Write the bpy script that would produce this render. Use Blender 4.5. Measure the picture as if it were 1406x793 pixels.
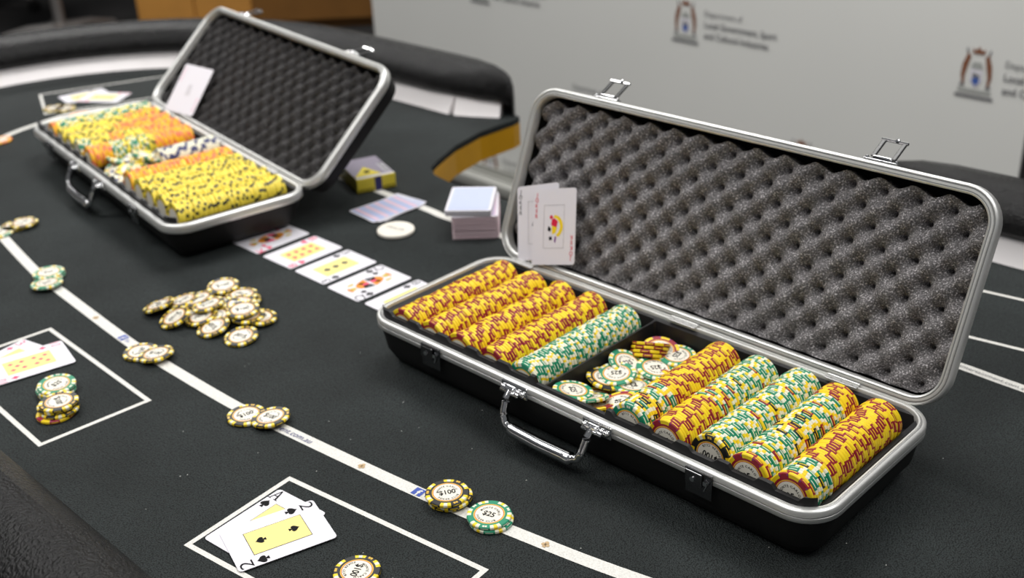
import bpy, math, random
from mathutils import Vector, Matrix

for _o in list(bpy.data.objects):
    bpy.data.objects.remove(_o)
C = bpy.context.scene.collection
scn = bpy.context.scene
TZ = 0.76                       # table surface height above the floor
PI = math.pi
rnd = random.Random(7)

# ------------------------------------------------------------------ camera
F_PX, CAM_H, TILT, ROLL = 1580.4, 0.63416, 0.459465, -0.0447928
fw = Vector((0, math.cos(TILT), -math.sin(TILT)))
r0 = Vector((1, 0, 0)); u0 = r0.cross(fw)
rt = math.cos(ROLL) * r0 + math.sin(ROLL) * u0
up = rt.cross(fw)
cam_d = bpy.data.cameras.new('camera')
cam = bpy.data.objects.new('camera', cam_d); C.objects.link(cam)
cam.matrix_world = Matrix(((rt.x, up.x, -fw.x, 0), (rt.y, up.y, -fw.y, 0), (rt.z, up.z, -fw.z, CAM_H + TZ), (0, 0, 0, 1)))
cam_d.sensor_width = 36
cam_d.lens = F_PX / 1406 * 36
cam_d.clip_start = 0.02
cam_d.dof.use_dof = True
cam_d.dof.focus_distance = 0.97
cam_d.dof.aperture_fstop = 5.6
scn.camera = cam

# ------------------------------------------------------------------ light
w = bpy.data.worlds.new('world'); scn.world = w; w.use_nodes = True
w.node_tree.nodes['Background'].inputs['Color'].default_value = (0.93, 0.96, 1.0, 1)
w.node_tree.nodes['Background'].inputs['Strength'].default_value = 0.13


def area(name, loc, sx, sy, power, aim=None, col=(1, 0.985, 0.96)):
    l = bpy.data.lights.new(name, 'AREA'); l.shape = 'RECTANGLE'; l.size = sx; l.size_y = sy
    l.energy = power; l.color = col
    o = bpy.data.objects.new(name, l); C.objects.link(o); o.location = loc
    if aim is not None:
        o.rotation_euler = (Vector(aim) - Vector(loc)).to_track_quat('-Z', 'Y').to_euler()
    return o


area('ceiling_panel_near', (-0.7, 0.1, TZ + 1.95), 1.2, 0.6, 17)
area('ceiling_panel_left', (-1.5, 1.6, TZ + 1.95), 1.2, 0.6, 27)
area('ceiling_panel_right', (1.2, 0.6, TZ + 1.95), 0.6, 1.2, 20)
area('ceiling_panel_far', (0.3, 2.1, TZ + 1.95), 1.2, 0.6, 30)
area('ceiling_panel_back', (-1.7, 4.6, TZ + 1.95), 1.2, 0.6, 52)

scn.view_settings.view_transform = 'Standard'
scn.view_settings.look = 'None'
scn.view_settings.gamma = 1
scn.view_settings.use_curve_mapping = False
scn.view_settings.exposure = 0.10

# ------------------------------------------------------------------ materials
def srgb(r, g, b):
    def f(c):
        c /= 255.0
        return c / 12.92 if c <= 0.04045 else ((c + 0.055) / 1.055) ** 2.4
    return (f(r), f(g), f(b), 1)


def mat(name, col, rough=0.5, metal=0.0, spec=0.5, bump=None, var=None, coat=0.0):
    """bump=(kind, scale, strength, distance); var=(scale, amount)"""
    m = bpy.data.materials.new(name); m.use_nodes = True
    nt = m.node_tree; b = nt.nodes['Principled BSDF']
    b.inputs['Base Color'].default_value = col
    b.inputs['Roughness'].default_value = rough
    b.inputs['Metallic'].default_value = metal
    b.inputs['Specular IOR Level'].default_value = spec
    b.inputs['Coat Weight'].default_value = coat
    tc = None
    if bump or var:
        tc = nt.nodes.new('ShaderNodeTexCoord')
    if bump:
        kind, sc, st, dist = bump
        if kind == 'voronoi':
            t = nt.nodes.new('ShaderNodeTexVoronoi'); t.inputs['Scale'].default_value = sc; out = t.outputs['Distance']
        else:
            t = nt.nodes.new('ShaderNodeTexNoise'); t.inputs['Scale'].default_value = sc; t.inputs['Detail'].default_value = 4; out = t.outputs['Fac']
        nt.links.new(tc.outputs['Object'], t.inputs['Vector'])
        bp = nt.nodes.new('ShaderNodeBump'); bp.inputs['Strength'].default_value = st; bp.inputs['Distance'].default_value = dist
        nt.links.new(out, bp.inputs['Height']); nt.links.new(bp.outputs['Normal'], b.inputs['Normal'])
    if var:
        sc, am = var
        n = nt.nodes.new('ShaderNodeTexNoise'); n.inputs['Scale'].default_value = sc; n.inputs['Detail'].default_value = 5
        nt.links.new(tc.outputs['Object'], n.inputs['Vector'])
        mr = nt.nodes.new('ShaderNodeMapRange')
        mr.inputs['From Min'].default_value = 0.3; mr.inputs['From Max'].default_value = 0.7
        mr.inputs['To Min'].default_value = 1 - am; mr.inputs['To Max'].default_value = 1 + am
        nt.links.new(n.outputs['Fac'], mr.inputs['Value'])
        mx = nt.nodes.new('ShaderNodeVectorMath'); mx.operation = 'SCALE'
        mx.inputs[0].default_value = col[:3]
        nt.links.new(mr.outputs['Result'], mx.inputs['Scale'])
        nt.links.new(mx.outputs['Vector'], b.inputs['Base Color'])
    return m


M = {}
# felt: fine pebbled speed cloth, two scales of colour variation
def felt_mat():
    m = mat('felt_cloth', (0.02, 0.024, 0.025, 1), 0.66, 0, 0.22)
    nt = m.node_tree; b = nt.nodes['Principled BSDF']
    tc = nt.nodes.new('ShaderNodeTexCoord')
    v = nt.nodes.new('ShaderNodeTexVoronoi'); v.inputs['Scale'].default_value = 660
    n = nt.nodes.new('ShaderNodeTexNoise'); n.inputs['Scale'].default_value = 8; n.inputs['Detail'].default_value = 6
    n2 = nt.nodes.new('ShaderNodeTexVoronoi'); n2.inputs['Scale'].default_value = 660
    for t in (v, n, n2):
        nt.links.new(tc.outputs['Object'], t.inputs['Vector'])
    bp = nt.nodes.new('ShaderNodeBump'); bp.inputs['Strength'].default_value = 0.9; bp.inputs['Distance'].default_value = 0.0016
    bp.invert = True; nt.links.new(v.outputs['Distance'], bp.inputs['Height']); nt.links.new(bp.outputs['Normal'], b.inputs['Normal'])
    mul = nt.nodes.new('ShaderNodeMath'); mul.operation = 'MULTIPLY'
    mr = nt.nodes.new('ShaderNodeMapRange'); mr.inputs['From Min'].default_value = 0.35; mr.inputs['From Max'].default_value = 0.7
    mr.inputs['To Min'].default_value = 0.82; mr.inputs['To Max'].default_value = 1.3
    mr2 = nt.nodes.new('ShaderNodeMapRange'); mr2.inputs['From Min'].default_value = 0.15; mr2.inputs['From Max'].default_value = 0.75
    mr2.inputs['To Min'].default_value = 1.70; mr2.inputs['To Max'].default_value = 0.42
    nt.links.new(n.outputs['Fac'], mr.inputs['Value']); nt.links.new(n2.outputs['Distance'], mr2.inputs['Value'])
    nt.links.new(mr.outputs['Result'], mul.inputs[0]); nt.links.new(mr2.outputs['Result'], mul.inputs[1])
    mx = nt.nodes.new('ShaderNodeVectorMath'); mx.operation = 'SCALE'; mx.inputs[0].default_value = (0.0215, 0.0262, 0.0262)
    nt.links.new(mul.outputs[0], mx.inputs['Scale']); nt.links.new(mx.outputs['Vector'], b.inputs['Base Color'])
    return m


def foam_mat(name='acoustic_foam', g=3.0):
    m = mat(name, (0.05, 0.048, 0.05, 1), 0.9, 0, 0.25)
    nt = m.node_tree; b = nt.nodes['Principled BSDF']
    tc = nt.nodes.new('ShaderNodeTexCoord')
    n = nt.nodes.new('ShaderNodeTexNoise'); n.inputs['Scale'].default_value = 620; n.inputs['Detail'].default_value = 3
    nt.links.new(tc.outputs['Object'], n.inputs['Vector'])
    cr = nt.nodes.new('ShaderNodeValToRGB')
    e = cr.color_ramp.elements
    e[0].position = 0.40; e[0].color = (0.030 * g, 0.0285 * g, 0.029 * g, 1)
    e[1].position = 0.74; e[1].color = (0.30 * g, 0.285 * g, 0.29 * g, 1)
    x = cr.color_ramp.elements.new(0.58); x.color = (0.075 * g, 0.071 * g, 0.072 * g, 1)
    nt.links.new(n.outputs['Fac'], cr.inputs['Fac']); nt.links.new(cr.outputs['Color'], b.inputs['Base Color'])
    bp = nt.nodes.new('ShaderNodeBump'); bp.inputs['Strength'].default_value = 0.5; bp.inputs['Distance'].default_value = 0.001
    nt.links.new(n.outputs['Fac'], bp.inputs['Height']); nt.links.new(bp.outputs['Normal'], b.inputs['Normal'])
    return m


M['felt'] = felt_mat()
M['foam'] = foam_mat()
M['foam_shaded'] = foam_mat('shaded_acoustic_foam', 0.65)  # same foam for the far lid, its weaker light put into the colour
M['line'] = mat('white_print', srgb(220, 218, 212), 0.6, bump=('voronoi', 600, 0.5, 0.0010), var=(600, 0.14))
M['fascia'] = mat('white_fascia', srgb(248, 243, 243), 0.45)
M['leather'] = mat('black_leather', (0.008, 0.0078, 0.008, 1), 0.27, 0, 0.28, bump=('noise', 340, 1.0, 0.0028), var=(30, 0.15))
M['mustard'] = mat('mustard_edge', srgb(205, 150, 14), 0.5, var=(14, 0.08))
M['table_leg'] = mat('table_leg_black', (0.02, 0.02, 0.02, 1), 0.5)
M['alu'] = mat('brushed_aluminium', (0.76, 0.76, 0.74, 1), 0.42, 0.72, bump=('noise', 900, 0.08, 0.0003))
M['alu_groove'] = mat('aluminium_groove', (0.35, 0.35, 0.35, 1), 0.4, 0.8)
M['chrome'] = mat('chrome', (0.78, 0.78, 0.79, 1), 0.10, 1.0)
M['dark_chrome'] = mat('dark_steel', (0.16, 0.16, 0.165, 1), 0.22, 1.0)
M['hasp_dark'] = mat('hasp_black_metal', (0.035, 0.035, 0.036, 1), 0.35, 0.0)
M['hinge'] = mat('hinge_steel', (0.62, 0.62, 0.61, 1), 0.4, 0.8)
M['chair_metal'] = mat('chair_satin_metal', (0.55, 0.52, 0.50, 1), 0.42, 0.7)
M['shell'] = mat('black_case_shell', (0.008, 0.008, 0.008, 1), 0.55, 0, 0.35, bump=('noise', 500, 0.3, 0.0004))
M['tray'] = mat('black_plastic_tray', (0.013, 0.013, 0.014, 1), 0.45, 0, 0.3, bump=('noise', 300, 0.15, 0.0004))
M['lidback'] = mat('black_lining', (0.010, 0.0095, 0.0095, 1), 0.75, 0, 0.3)
M['card'] = mat('card_white', srgb(226, 223, 230), 0.4)
M['card_edge'] = mat('card_edge_grey', srgb(205, 202, 208), 0.6)
M['card_pink'] = mat('card_edge_pink', srgb(212, 190, 196), 0.6)
M['ink_black'] = mat('ink_black', (0.006, 0.006, 0.007, 1), 0.7, 0, 0.15)
M['ink_red'] = mat('ink_red', srgb(214, 22, 62), 0.5)
M['ink_washed_red'] = mat('ink_washed_red', srgb(228, 70, 110), 0.5)  # red ink paled in its colour, as if overexposed
M['ink_washed'] = mat('ink_washed_black', srgb(70, 70, 74), 0.5)  # black ink paled in its colour, as if overexposed
M['ink_pink'] = mat('ink_pink', srgb(236, 150, 178), 0.5)
M['ink_yellow'] = mat('panel_yellow', srgb(238, 222, 138), 0.5)
M['ink_orange'] = mat('ink_orange', srgb(222, 140, 40), 0.5)
M['ink_gold'] = mat('ink_gold', srgb(205, 180, 80), 0.5)
M['ink_blue'] = mat('ink_blue', srgb(48, 76, 165), 0.5)
M['ink_grey'] = mat('ink_grey', srgb(120, 120, 122), 0.5)
M['ink_tan'] = mat('ink_tan', srgb(190, 160, 118), 0.5)
M['ink_violet'] = mat('ink_violet', srgb(74, 78, 128), 0.5)
M['back_blue'] = mat('card_back_blue', srgb(178, 190, 224), 0.45)
M['back_pink'] = mat('card_back_pink', srgb(226, 196, 212), 0.45)
M['back_lilac'] = mat('card_back_lilac', srgb(200, 206, 230), 0.45)
M['chip_black'] = mat('chip_black', (0.014, 0.014, 0.015, 1), 0.42)
M['chip_green'] = mat('chip_green', srgb(18, 136, 100), 0.42)
M['chip_red'] = mat('chip_red', srgb(150, 28, 46), 0.42)
M['chip_navy'] = mat('chip_navy', srgb(52, 56, 108), 0.42)
M['chip_orange'] = mat('chip_orange', srgb(240, 128, 84), 0.42)
M['spot_yellow'] = mat('spot_yellow', srgb(242, 210, 30), 0.42)
M['spot_pale'] = mat('spot_pale_yellow', srgb(236, 222, 110), 0.42)
M['spot_lemon'] = mat('spot_lemon', srgb(240, 218, 74), 0.42)
M['spot_white'] = mat('spot_white', srgb(232, 230, 208), 0.42)
M['spot_amber'] = mat('spot_amber', srgb(246, 184, 30), 0.42)
M['inlay'] = mat('chip_inlay', srgb(233, 228, 214), 0.38)
M['ring_gold'] = mat('chip_ring_gold', srgb(232, 186, 70), 0.35)
M['ring_red'] = mat('chip_ring_red', srgb(196, 84, 44), 0.4)
M['purple'] = mat('chip_purple', srgb(120, 52, 140), 0.45)
M['button'] = mat('dealer_button_cream', srgb(236, 230, 218), 0.35)
M['box_yellow'] = mat('card_box_yellow', srgb(226, 206, 62), 0.45)
M['box_grey'] = mat('card_box_mauve', srgb(150, 142, 158), 0.45)
M['box_navy'] = mat('card_box_navy', srgb(28, 26, 96), 0.45)
M['banner'] = mat('banner_vinyl', srgb(226, 226, 222), 0.6, var=(2.0, 0.02))
M['banner_base'] = mat('banner_base_silver', srgb(176, 176, 170), 0.4, 0.3)
M['print_grey'] = mat('banner_print_grey', srgb(118, 118, 120), 0.6)
M['print_pale'] = mat('banner_print_pale', srgb(168, 170, 166), 0.6)
M['print_brown'] = mat('banner_print_brown', srgb(132, 84, 58), 0.6)
M['print_blue'] = mat('banner_print_blue', srgb(66, 96, 168), 0.6)
M['floor'] = mat('dark_carpet', (0.035, 0.034, 0.034, 1), 0.95, 0, 0.2, bump=('noise', 200, 0.4, 0.004), var=(40, 0.25))
M['wall'] = mat('dark_wall_paint', (0.10, 0.10, 0.10, 1), 0.8)
M['wood_light'] = mat('cabinet_light_timber', srgb(198, 140, 66), 0.5, var=(6, 0.08))
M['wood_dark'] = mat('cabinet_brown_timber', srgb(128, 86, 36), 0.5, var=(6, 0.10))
M['red_plastic'] = mat('red_plastic', srgb(176, 44, 30), 0.4)
M['chair_fabric'] = mat('chair_black_fabric', (0.015, 0.015, 0.016, 1), 0.8)
M['chair_plastic'] = mat('chair_black_plastic', (0.02, 0.02, 0.02, 1), 0.3)
M['lint'] = mat('lint_white', srgb(215, 215, 210), 0.8)


# ------------------------------------------------------------------ mesh helpers
class MB:
    def __init__(s):
        s.v = []; s.f = []; s.m = []

    def add(s, verts, faces, mi=0):
        o = len(s.v); s.v += [tuple(p) for p in verts]
        for f in faces:
            s.f.append(tuple(i + o for i in f)); s.m.append(mi)

    def poly(s, pts, z=0.0, mi=0):
        s.add([(p[0], p[1], z) for p in pts], [tuple(range(len(pts)))], mi)

    def box(s, c, d, mi=0, rot=None):
        hx, hy, hz = d[0] / 2, d[1] / 2, d[2] / 2
        P = [Vector((x * hx, y * hy, z * hz)) for x in (-1, 1) for y in (-1, 1) for z in (-1, 1)]
        if rot is not None: P = [rot @ p for p in P]
        P = [p + Vector(c) for p in P]
        s.add(P, [(0, 1, 3, 2), (4, 6, 7, 5), (0, 4, 5, 1), (2, 3, 7, 6), (0, 2, 6, 4), (1, 5, 7, 3)], mi)

    def rbox(s, c, d, r, mi=0, rot=None, n=3):
        """box with its edges cut round"""
        hx, hy, hz = d[0] / 2, d[1] / 2, d[2] / 2
        r = min(r, hx, hy, hz)
        ring = []
        for sx, sy, a0 in ((1, 1, 0), (-1, 1, 90), (-1, -1, 180), (1, -1, 270)):
            for k in range(n + 1):
                a = math.radians(a0 + 90 * k / n); ring.append((sx, sy, math.cos(a), math.sin(a)))
        rows = []
        prof = [(-1, -90 + 90 * k / n) for k in range(n + 1)] + [(1, 90 * k / n) for k in range(n + 1)]
        for sz, el in prof:
            ce, se = math.cos(math.radians(el)), math.sin(math.radians(el))
            rows.append([Vector((sx * (hx - r) + r * ce * cx, sy * (hy - r) + r * ce * cy, sz * (hz - r) + r * se)) for sx, sy, cx, cy in ring])
        s.loft(rows, mi, True, True, rot, c)

    def loft(s, rows, mi=0, closed=True, cap=True, rot=None, c=(0, 0, 0), mis=None):
        n = len(rows[0]); o = len(s.v)
        for row in rows:
            for p in row:
                p = Vector(p)
                if rot is not None: p = rot @ p
                s.v.append(tuple(p + Vector(c)))
        for i in range(len(rows) - 1):
            for j in range(n if closed else n - 1):
                k = (j + 1) % n
                s.f.append((o + i * n + j, o + i * n + k, o + (i + 1) * n + k, o + (i + 1) * n + j))
                s.m.append(mis[i] if mis else mi)
        if cap:
            s.f.append(tuple(o + j for j in reversed(range(n)))); s.m.append(mi)
            s.f.append(tuple(o + (len(rows) - 1) * n + j for j in range(n))); s.m.append(mi)

    def tube(s, pts, r, mi=0, n=10, cap=True):
        pts = [Vector(p) for p in pts]
        rows = []
        for i, p in enumerate(pts):
            t = (pts[min(i + 1, len(pts) - 1)] - pts[max(i - 1, 0)]).normalized()
            a = Vector((0, 0, 1)) if abs(t.z) < 0.9 else Vector((0, 1, 0))
            x = t.cross(a).normalized(); y = t.cross(x)
            rr = r[i] if isinstance(r, (list, tuple)) else r
            rows.append([p + rr * (math.cos(2 * PI * k / n) * x + math.sin(2 * PI * k / n) * y) for k in range(n)])
        s.loft(rows, mi, True, cap)

    def sphere(s, c, r, mi=0, n=10, sc=(1, 1, 1)):
        rows = []
        for i in range(1, n):
            e = -PI / 2 + PI * i / n
            rows.append([(c[0] + sc[0] * r * math.cos(e) * math.cos(2 * PI * k / (2 * n)), c[1] + sc[1] * r * math.cos(e) * math.sin(2 * PI * k / (2 * n)), c[2] + sc[2] * r * math.sin(e)) for k in range(2 * n)])
        s.loft(rows, mi, True, True)

    def mesh(s, name, mats, smooth=False):
        me = bpy.data.meshes.new(name); me.from_pydata(s.v, [], s.f)
        for x in mats: me.materials.append(x)
        if len(mats) > 1: me.polygons.foreach_set('material_index', s.m)
        if smooth: me.polygons.foreach_set('use_smooth', [True] * len(me.polygons))
        me.update()
        return me

    def obj(s, name, mats, parent=None, smooth=False):
        if not isinstance(mats, (list, tuple)): mats = [mats]
        return link(name, s.mesh(name, mats, smooth), parent)


def link(name, data, parent=None):
    o = bpy.data.objects.new(name, data); C.objects.link(o)
    if parent is not None: o.parent = parent
    return o


def tag(o, label, cat, group=None, kind=None):
    if label: o['label'] = label
    if cat: o['category'] = cat
    if group: o['group'] = group
    if kind: o['kind'] = kind
    return o


def thing(name, label, cat, loc=(0, 0, 0), rz=0.0, group=None):
    o = bpy.data.objects.new(name, None); C.objects.link(o)
    o.empty_display_size = 0.05
    o.location = loc; o.rotation_euler = (0, 0, rz)
    return tag(o, label, cat, group)


def autosmooth(o, ang=40):
    me = o.data
    me.polygons.foreach_set('use_smooth', [True] * len(me.polygons))
    me.set_sharp_from_angle(angle=math.radians(ang))
    return o


_txt = {}
def text_geo(t, h, bold=0.0, sx=1.0):
    """flat lettering as (verts, faces), cap height h, centred on the origin"""
    key = (t, bold)
    if key not in _txt:
        cu = bpy.data.curves.new('lettering', 'FONT'); cu.body = t; cu.size = 1.0; cu.offset = bold; cu.resolution_u = 3
        ob = bpy.data.objects.new('lettering', cu); C.objects.link(ob)
        bpy.context.view_layer.update()
        dg = bpy.context.evaluated_depsgraph_get()
        me = ob.evaluated_get(dg).to_mesh()
        vs = [(v.co.x, v.co.y) for v in me.vertices]; fs = [tuple(p.vertices) for p in me.polygons]
        ob.evaluated_get(dg).to_mesh_clear()
        bpy.data.objects.remove(ob); bpy.data.curves.remove(cu)
        _txt[key] = (vs, fs)
    vs, fs = _txt[key]
    x0 = min(v[0] for v in vs); x1 = max(v[0] for v in vs)
    k = h / 0.70
    return [((x - (x0 + x1) / 2) * k * sx, (y - 0.35) * k) for x, y in vs], fs, (x1 - x0) * k * sx


def put_text(mb, t, h, mi, z=0.0, pos=(0, 0), rot=0.0, bold=0.0, sx=1.0, align='c', italic=0.0):
    vs, fs, wd = text_geo(t, h, bold, sx)
    dx = wd / 2 if align == 'l' else 0
    c, s = math.cos(rot), math.sin(rot)
    mb.add([(pos[0] + (x + dx + italic * y) * c - y * s, pos[1] + (x + dx + italic * y) * s + y * c, z) for x, y in vs], fs, mi)


def arc_text(mb, t, r, h, mi, z, a_mid, top=True):
    """letters one by one round a circle"""
    ws = []
    for ch in t:
        ws.append(h * 0.55 if ch == ' ' else text_geo(ch, h, 0.02)[2] + h * 0.28)
    tot = sum(ws); pos = -tot / 2
    for ch, wd in zip(t, ws):
        m = pos + wd / 2; pos += wd
        if ch == ' ': continue
        a = a_mid - m / r if top else a_mid + m / r
        put_text(mb, ch, h, mi, z, (r * math.cos(a), r * math.sin(a)), a - PI / 2 if top else a + PI / 2, 0.02)


def circ(cx, cy, r, n=14, a0=0.0, a1=2 * PI, sy=1.0):
    return [(cx + r * math.cos(a0 + (a1 - a0) * k / n), cy + sy * r * math.sin(a0 + (a1 - a0) * k / n)) for k in range(n + (0 if abs(a1 - a0 - 2 * PI) < 1e-6 else 1))]


def heart(s=1.0):
    P = []
    for k in range(28):
        t = 2 * PI * k / 28
        P.append((s * 16 * math.sin(t) ** 3 / 34, s * (13 * math.cos(t) - 5 * math.cos(2 * t) - 2 * math.cos(3 * t) - math.cos(4 * t)) / 34))
    return P[::-1]


def pip(mb, suit, x, y, s, mi, z, flip=False):
    k = -1 if flip else 1
    def P(pts): mb.poly([(x + k * a, y + k * b) for a, b in pts], z, mi)
    if suit == 'heart': P(heart(s))
    elif suit == 'diamond': P([(0, -.5 * s), (.14 * s, -.22 * s), (.36 * s, 0), (.14 * s, .22 * s), (0, .5 * s), (-.14 * s, .22 * s), (-.36 * s, 0), (-.14 * s, -.22 * s)])
    elif suit == 'spade':
        P([(a, -b + 0.08 * s) for a, b in heart(s * .95)][::-1])
        P([(-.2 * s, -.5 * s), (.2 * s, -.5 * s), (.04 * s, -.1 * s), (-.04 * s, -.1 * s)])
    else:
        for cx, cy in ((0, .24), (-.24, -.08), (.24, -.08)): P(circ(cx * s, cy * s, .23 * s))
        P([(-.2 * s, -.5 * s), (.2 * s, -.5 * s), (.04 * s, .1 * s), (-.04 * s, .1 * s)])


def rrect(w_, h_, r, n=5):
    P = []
    for sx, sy, a0 in ((1, 1, 0), (-1, 1, 90), (-1, -1, 180), (1, -1, 270)):
        for k in range(n + 1):
            a = math.radians(a0 + 90 * k / n)
            P.append((sx * (w_ / 2 - r) + r * math.cos(a), sy * (h_ / 2 - r) + r * math.sin(a)))
    return P


def slab(mb, pts, z0, z1, mi_top=0, mi_side=0):
    n = len(pts)
    mb.add([(x, y, z0) for x, y in pts] + [(x, y, z1) for x, y in pts], [], 0)
    o = len(mb.v) - 2 * n
    mb.f.append(tuple(o + n + i for i in range(n))); mb.m.append(mi_top)
    mb.f.append(tuple(o + i for i in reversed(range(n)))); mb.m.append(mi_side)
    for i in range(n):
        j = (i + 1) % n
        mb.f.append((o + i, o + j, o + n + j, o + n + i)); mb.m.append(mi_side)


def catmull(P, n=10, closed=False):
    out = []; N = len(P)
    for i in range(N if closed else N - 1):
        g = (lambda k: P[k % N]) if closed else (lambda k: P[max(0, min(N - 1, k))])
        a, b, c, d = g(i - 1), g(i), g(i + 1), g(i + 2)
        for k in range(n):
            t = k / n
            out.append(tuple(0.5 * (2 * b[q] + (c[q] - a[q]) * t + (2 * a[q] - 5 * b[q] + 4 * c[q] - d[q]) * t * t + (3 * b[q] - a[q] - 3 * c[q] + d[q]) * t ** 3) for q in range(2)))
    if not closed: out.append(tuple(P[-1]))
    return out


def ribbon(mb, pts, wd, z, mi=0, closed=False):
    n = len(pts); L = []; R = []
    for i in range(n):
        a = pts[(i - 1) % n] if closed or i > 0 else pts[i]
        b = pts[(i + 1) % n] if closed or i < n - 1 else pts[i]
        t = Vector((b[0] - a[0], b[1] - a[1])).normalized(); nn = Vector((-t.y, t.x)) * wd / 2
        L.append((pts[i][0] + nn.x, pts[i][1] + nn.y, z)); R.append((pts[i][0] - nn.x, pts[i][1] - nn.y, z))
    F = []
    for i in range(n if closed else n - 1):
        j = (i + 1) % n
        F.append((i, n + i, n + j, j))
    mb.add(L + R, F, mi)


# ------------------------------------------------------------------ the setting
def structure(name, mb, m):
    o = mb.obj(name, m); o['kind'] = 'structure'; return o


b = MB(); b.box((0, 3.0, -0.05), (9, 11, 0.1)); structure('floor', b, M['floor'])
b = MB(); b.box((0, 8.55, 1.35), (9.2, 0.1, 2.7)); structure('wall_back', b, M['wall'])
b = MB(); b.box((-4.55, 3.0, 1.35), (0.1, 11, 2.7)); structure('wall_left', b, M['wall'])
b = MB(); b.box((4.55, 3.0, 1.35), (0.1, 11, 2.7)); structure('wall_right', b, M['wall'])
b = MB(); b.box((0, 8.49, 0.05), (9, 0.02, 0.1)); structure('baseboard_back', b, M['chair_plastic'])

# ------------------------------------------------------------------ poker table (u along its length, v across it)
S2 = math.sqrt(0.5)
TU0, TV0 = -1.03, 0.82
table = thing('poker_table', 'long black poker table with padded black leather rail, white betting lines and a dealer notch', 'table',
              ((TU0 + TV0) * S2, (-TU0 + TV0) * S2, 0), -PI / 4)


def uv2l(p): return (p[0] - TU0, p[1] - TV0)


def stadium(r, n=26):
    """closed outline round the table, from the notch's left end anticlockwise to its right end"""
    P = [(-0.82 + 0.0, r)]
    for k in range(n + 1):
        a = PI / 2 + PI * k / n
        P.append((-0.82 + r * math.cos(a), r * math.sin(a)))
    P.append((-0.4, -r)); P.append((0, -r)); P.append((0.4, -r))
    for k in range(n + 1):
        a = -PI / 2 + PI * k / n
        P.append((0.82 + r * math.cos(a), r * math.sin(a)))
    return P


NOTCH = [(-1.374, 1.412), (-1.369, 1.392), (-1.370, 1.31), (-1.353, 1.234), (-1.323, 1.165), (-1.308, 1.138), (-1.28, 1.12), (-1.24, 1.112)]
nl = [uv2l(p) for p in NOTCH]
nr = [(-x, y) for x, y in nl]
OUT = stadium(0.615)
outline = [(-0.385, 0.602)] + OUT[1:] + [(0.385, 0.602)] + nr + nl[::-1]


def cleaned(P):
    Q = []
    for p in P:
        if not Q or (abs(p[0] - Q[-1][0]) + abs(p[1] - Q[-1][1])) > 1e-5: Q.append(p)
    return Q


outline = cleaned(outline)
b = MB(); slab(b, outline, TZ - 0.010, TZ); felt = b.obj('felt_top', M['felt'], table)
b = MB()
cx_, cy_ = 0, 0
b2 = MB(); slab(b2, outline, TZ - 0.052, TZ - 0.011); board = b2.obj('edge_board', M['mustard'], table); board['label'] = 'mustard yellow table edge inside the dealer notch'

# rail: inner and outer path, rounded section between them
inn = [uv2l(p) for p in ((-1.388, 1.396), (-1.410, 1.384), (-1.445, 1.366), (-1.485, 1.354), (-1.54, 1.350), (-1.66, 1.350))]
outp = [uv2l(p) for p in ((-1.380, 1.402), (-1.392, 1.420), (-1.425, 1.440), (-1.475, 1.452), (-1.54, 1.457), (-1.66, 1.458))]
body_i, body_o = stadium(0.53), stadium(0.638)
inner = inn + body_i[1:] + [(-x, y) for x, y in inn][::-1]
outer = outp + body_o[1:] + [(-x, y) for x, y in outp][::-1]
prof = [(0.10, .030), (0.0, .040), (-0.02, .052), (0.02, .064), (0.10, .075), (0.25, .086), (0.45, .090), (0.65, .087), (0.85, .075), (0.97, .055), (1.0, .030), (1.0, -.035), (0.93, -.058), (0.86, -.058), (0.86, .02)]
rows = []
for i, (p, q) in enumerate(zip(inner, outer)):
    e = min(i, len(inner) - 1 - i)
    zs = (0.60, 0.84, 0.95, 1.0)[min(e, 3)]
    rows.append([(p[0] + (q[0] - p[0]) * d, p[1] + (q[1] - p[1]) * d, TZ + (0.03 + (z - 0.03) * zs if z > 0.03 else z)) for d, z in prof])
b = MB(); b.loft(rows, 0, True, True); rail = b.obj('armrest_rail', M['leather'], table, True)

# white fascia under the rail, split at a seam near the notch
def fascia(P, name='fascia'):
    rws = []
    for i, p in enumerate(P):
        a = P[max(0, i - 1)]; c = P[min(len(P) - 1, i + 1)]
        t = Vector((c[0] - a[0], c[1] - a[1])).normalized(); n = Vector((t.y, -t.x))
        rws.append([(p[0] - n.x * .012, p[1] - n.y * .012, TZ), (p[0] + n.x * .008, p[1] + n.y * .008, TZ + .034), (p[0] + n.x * .014, p[1] + n.y * .014, TZ + .034), (p[0] + n.x * .014, p[1] + n.y * .014, TZ)])
    m_ = MB(); m_.loft(rws, 0, True, True); return m_.obj(name, M['fascia'], table)


fl = stadium(0.538)
corner = uv2l((-1.487, 1.3565))
endp = [uv2l(p) for p in ((-1.481, 1.3580), (-1.45, 1.3705), (-1.422, 1.386), (-1.404, 1.396))]
fascia([corner] + fl + [(-corner[0], corner[1])])
fascia(endp[::-1])
fascia([(-x, y) for x, y in endp])
b = MB()
for sx in (-0.75, 0.75):
    b.rbox((sx, 0, 0.02), (0.10, 0.80, 0.04), 0.01)
    b.box((sx, 0, 0.37), (0.09, 0.45, 0.68))
b.box((0, 0, 0.45), (1.45, 0.04, 0.10))
b.box((0, -0.05, TZ - 0.054), (2.2, 0.6, 0.006))
b.obj('pedestal', M['table_leg'], table)

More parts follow.
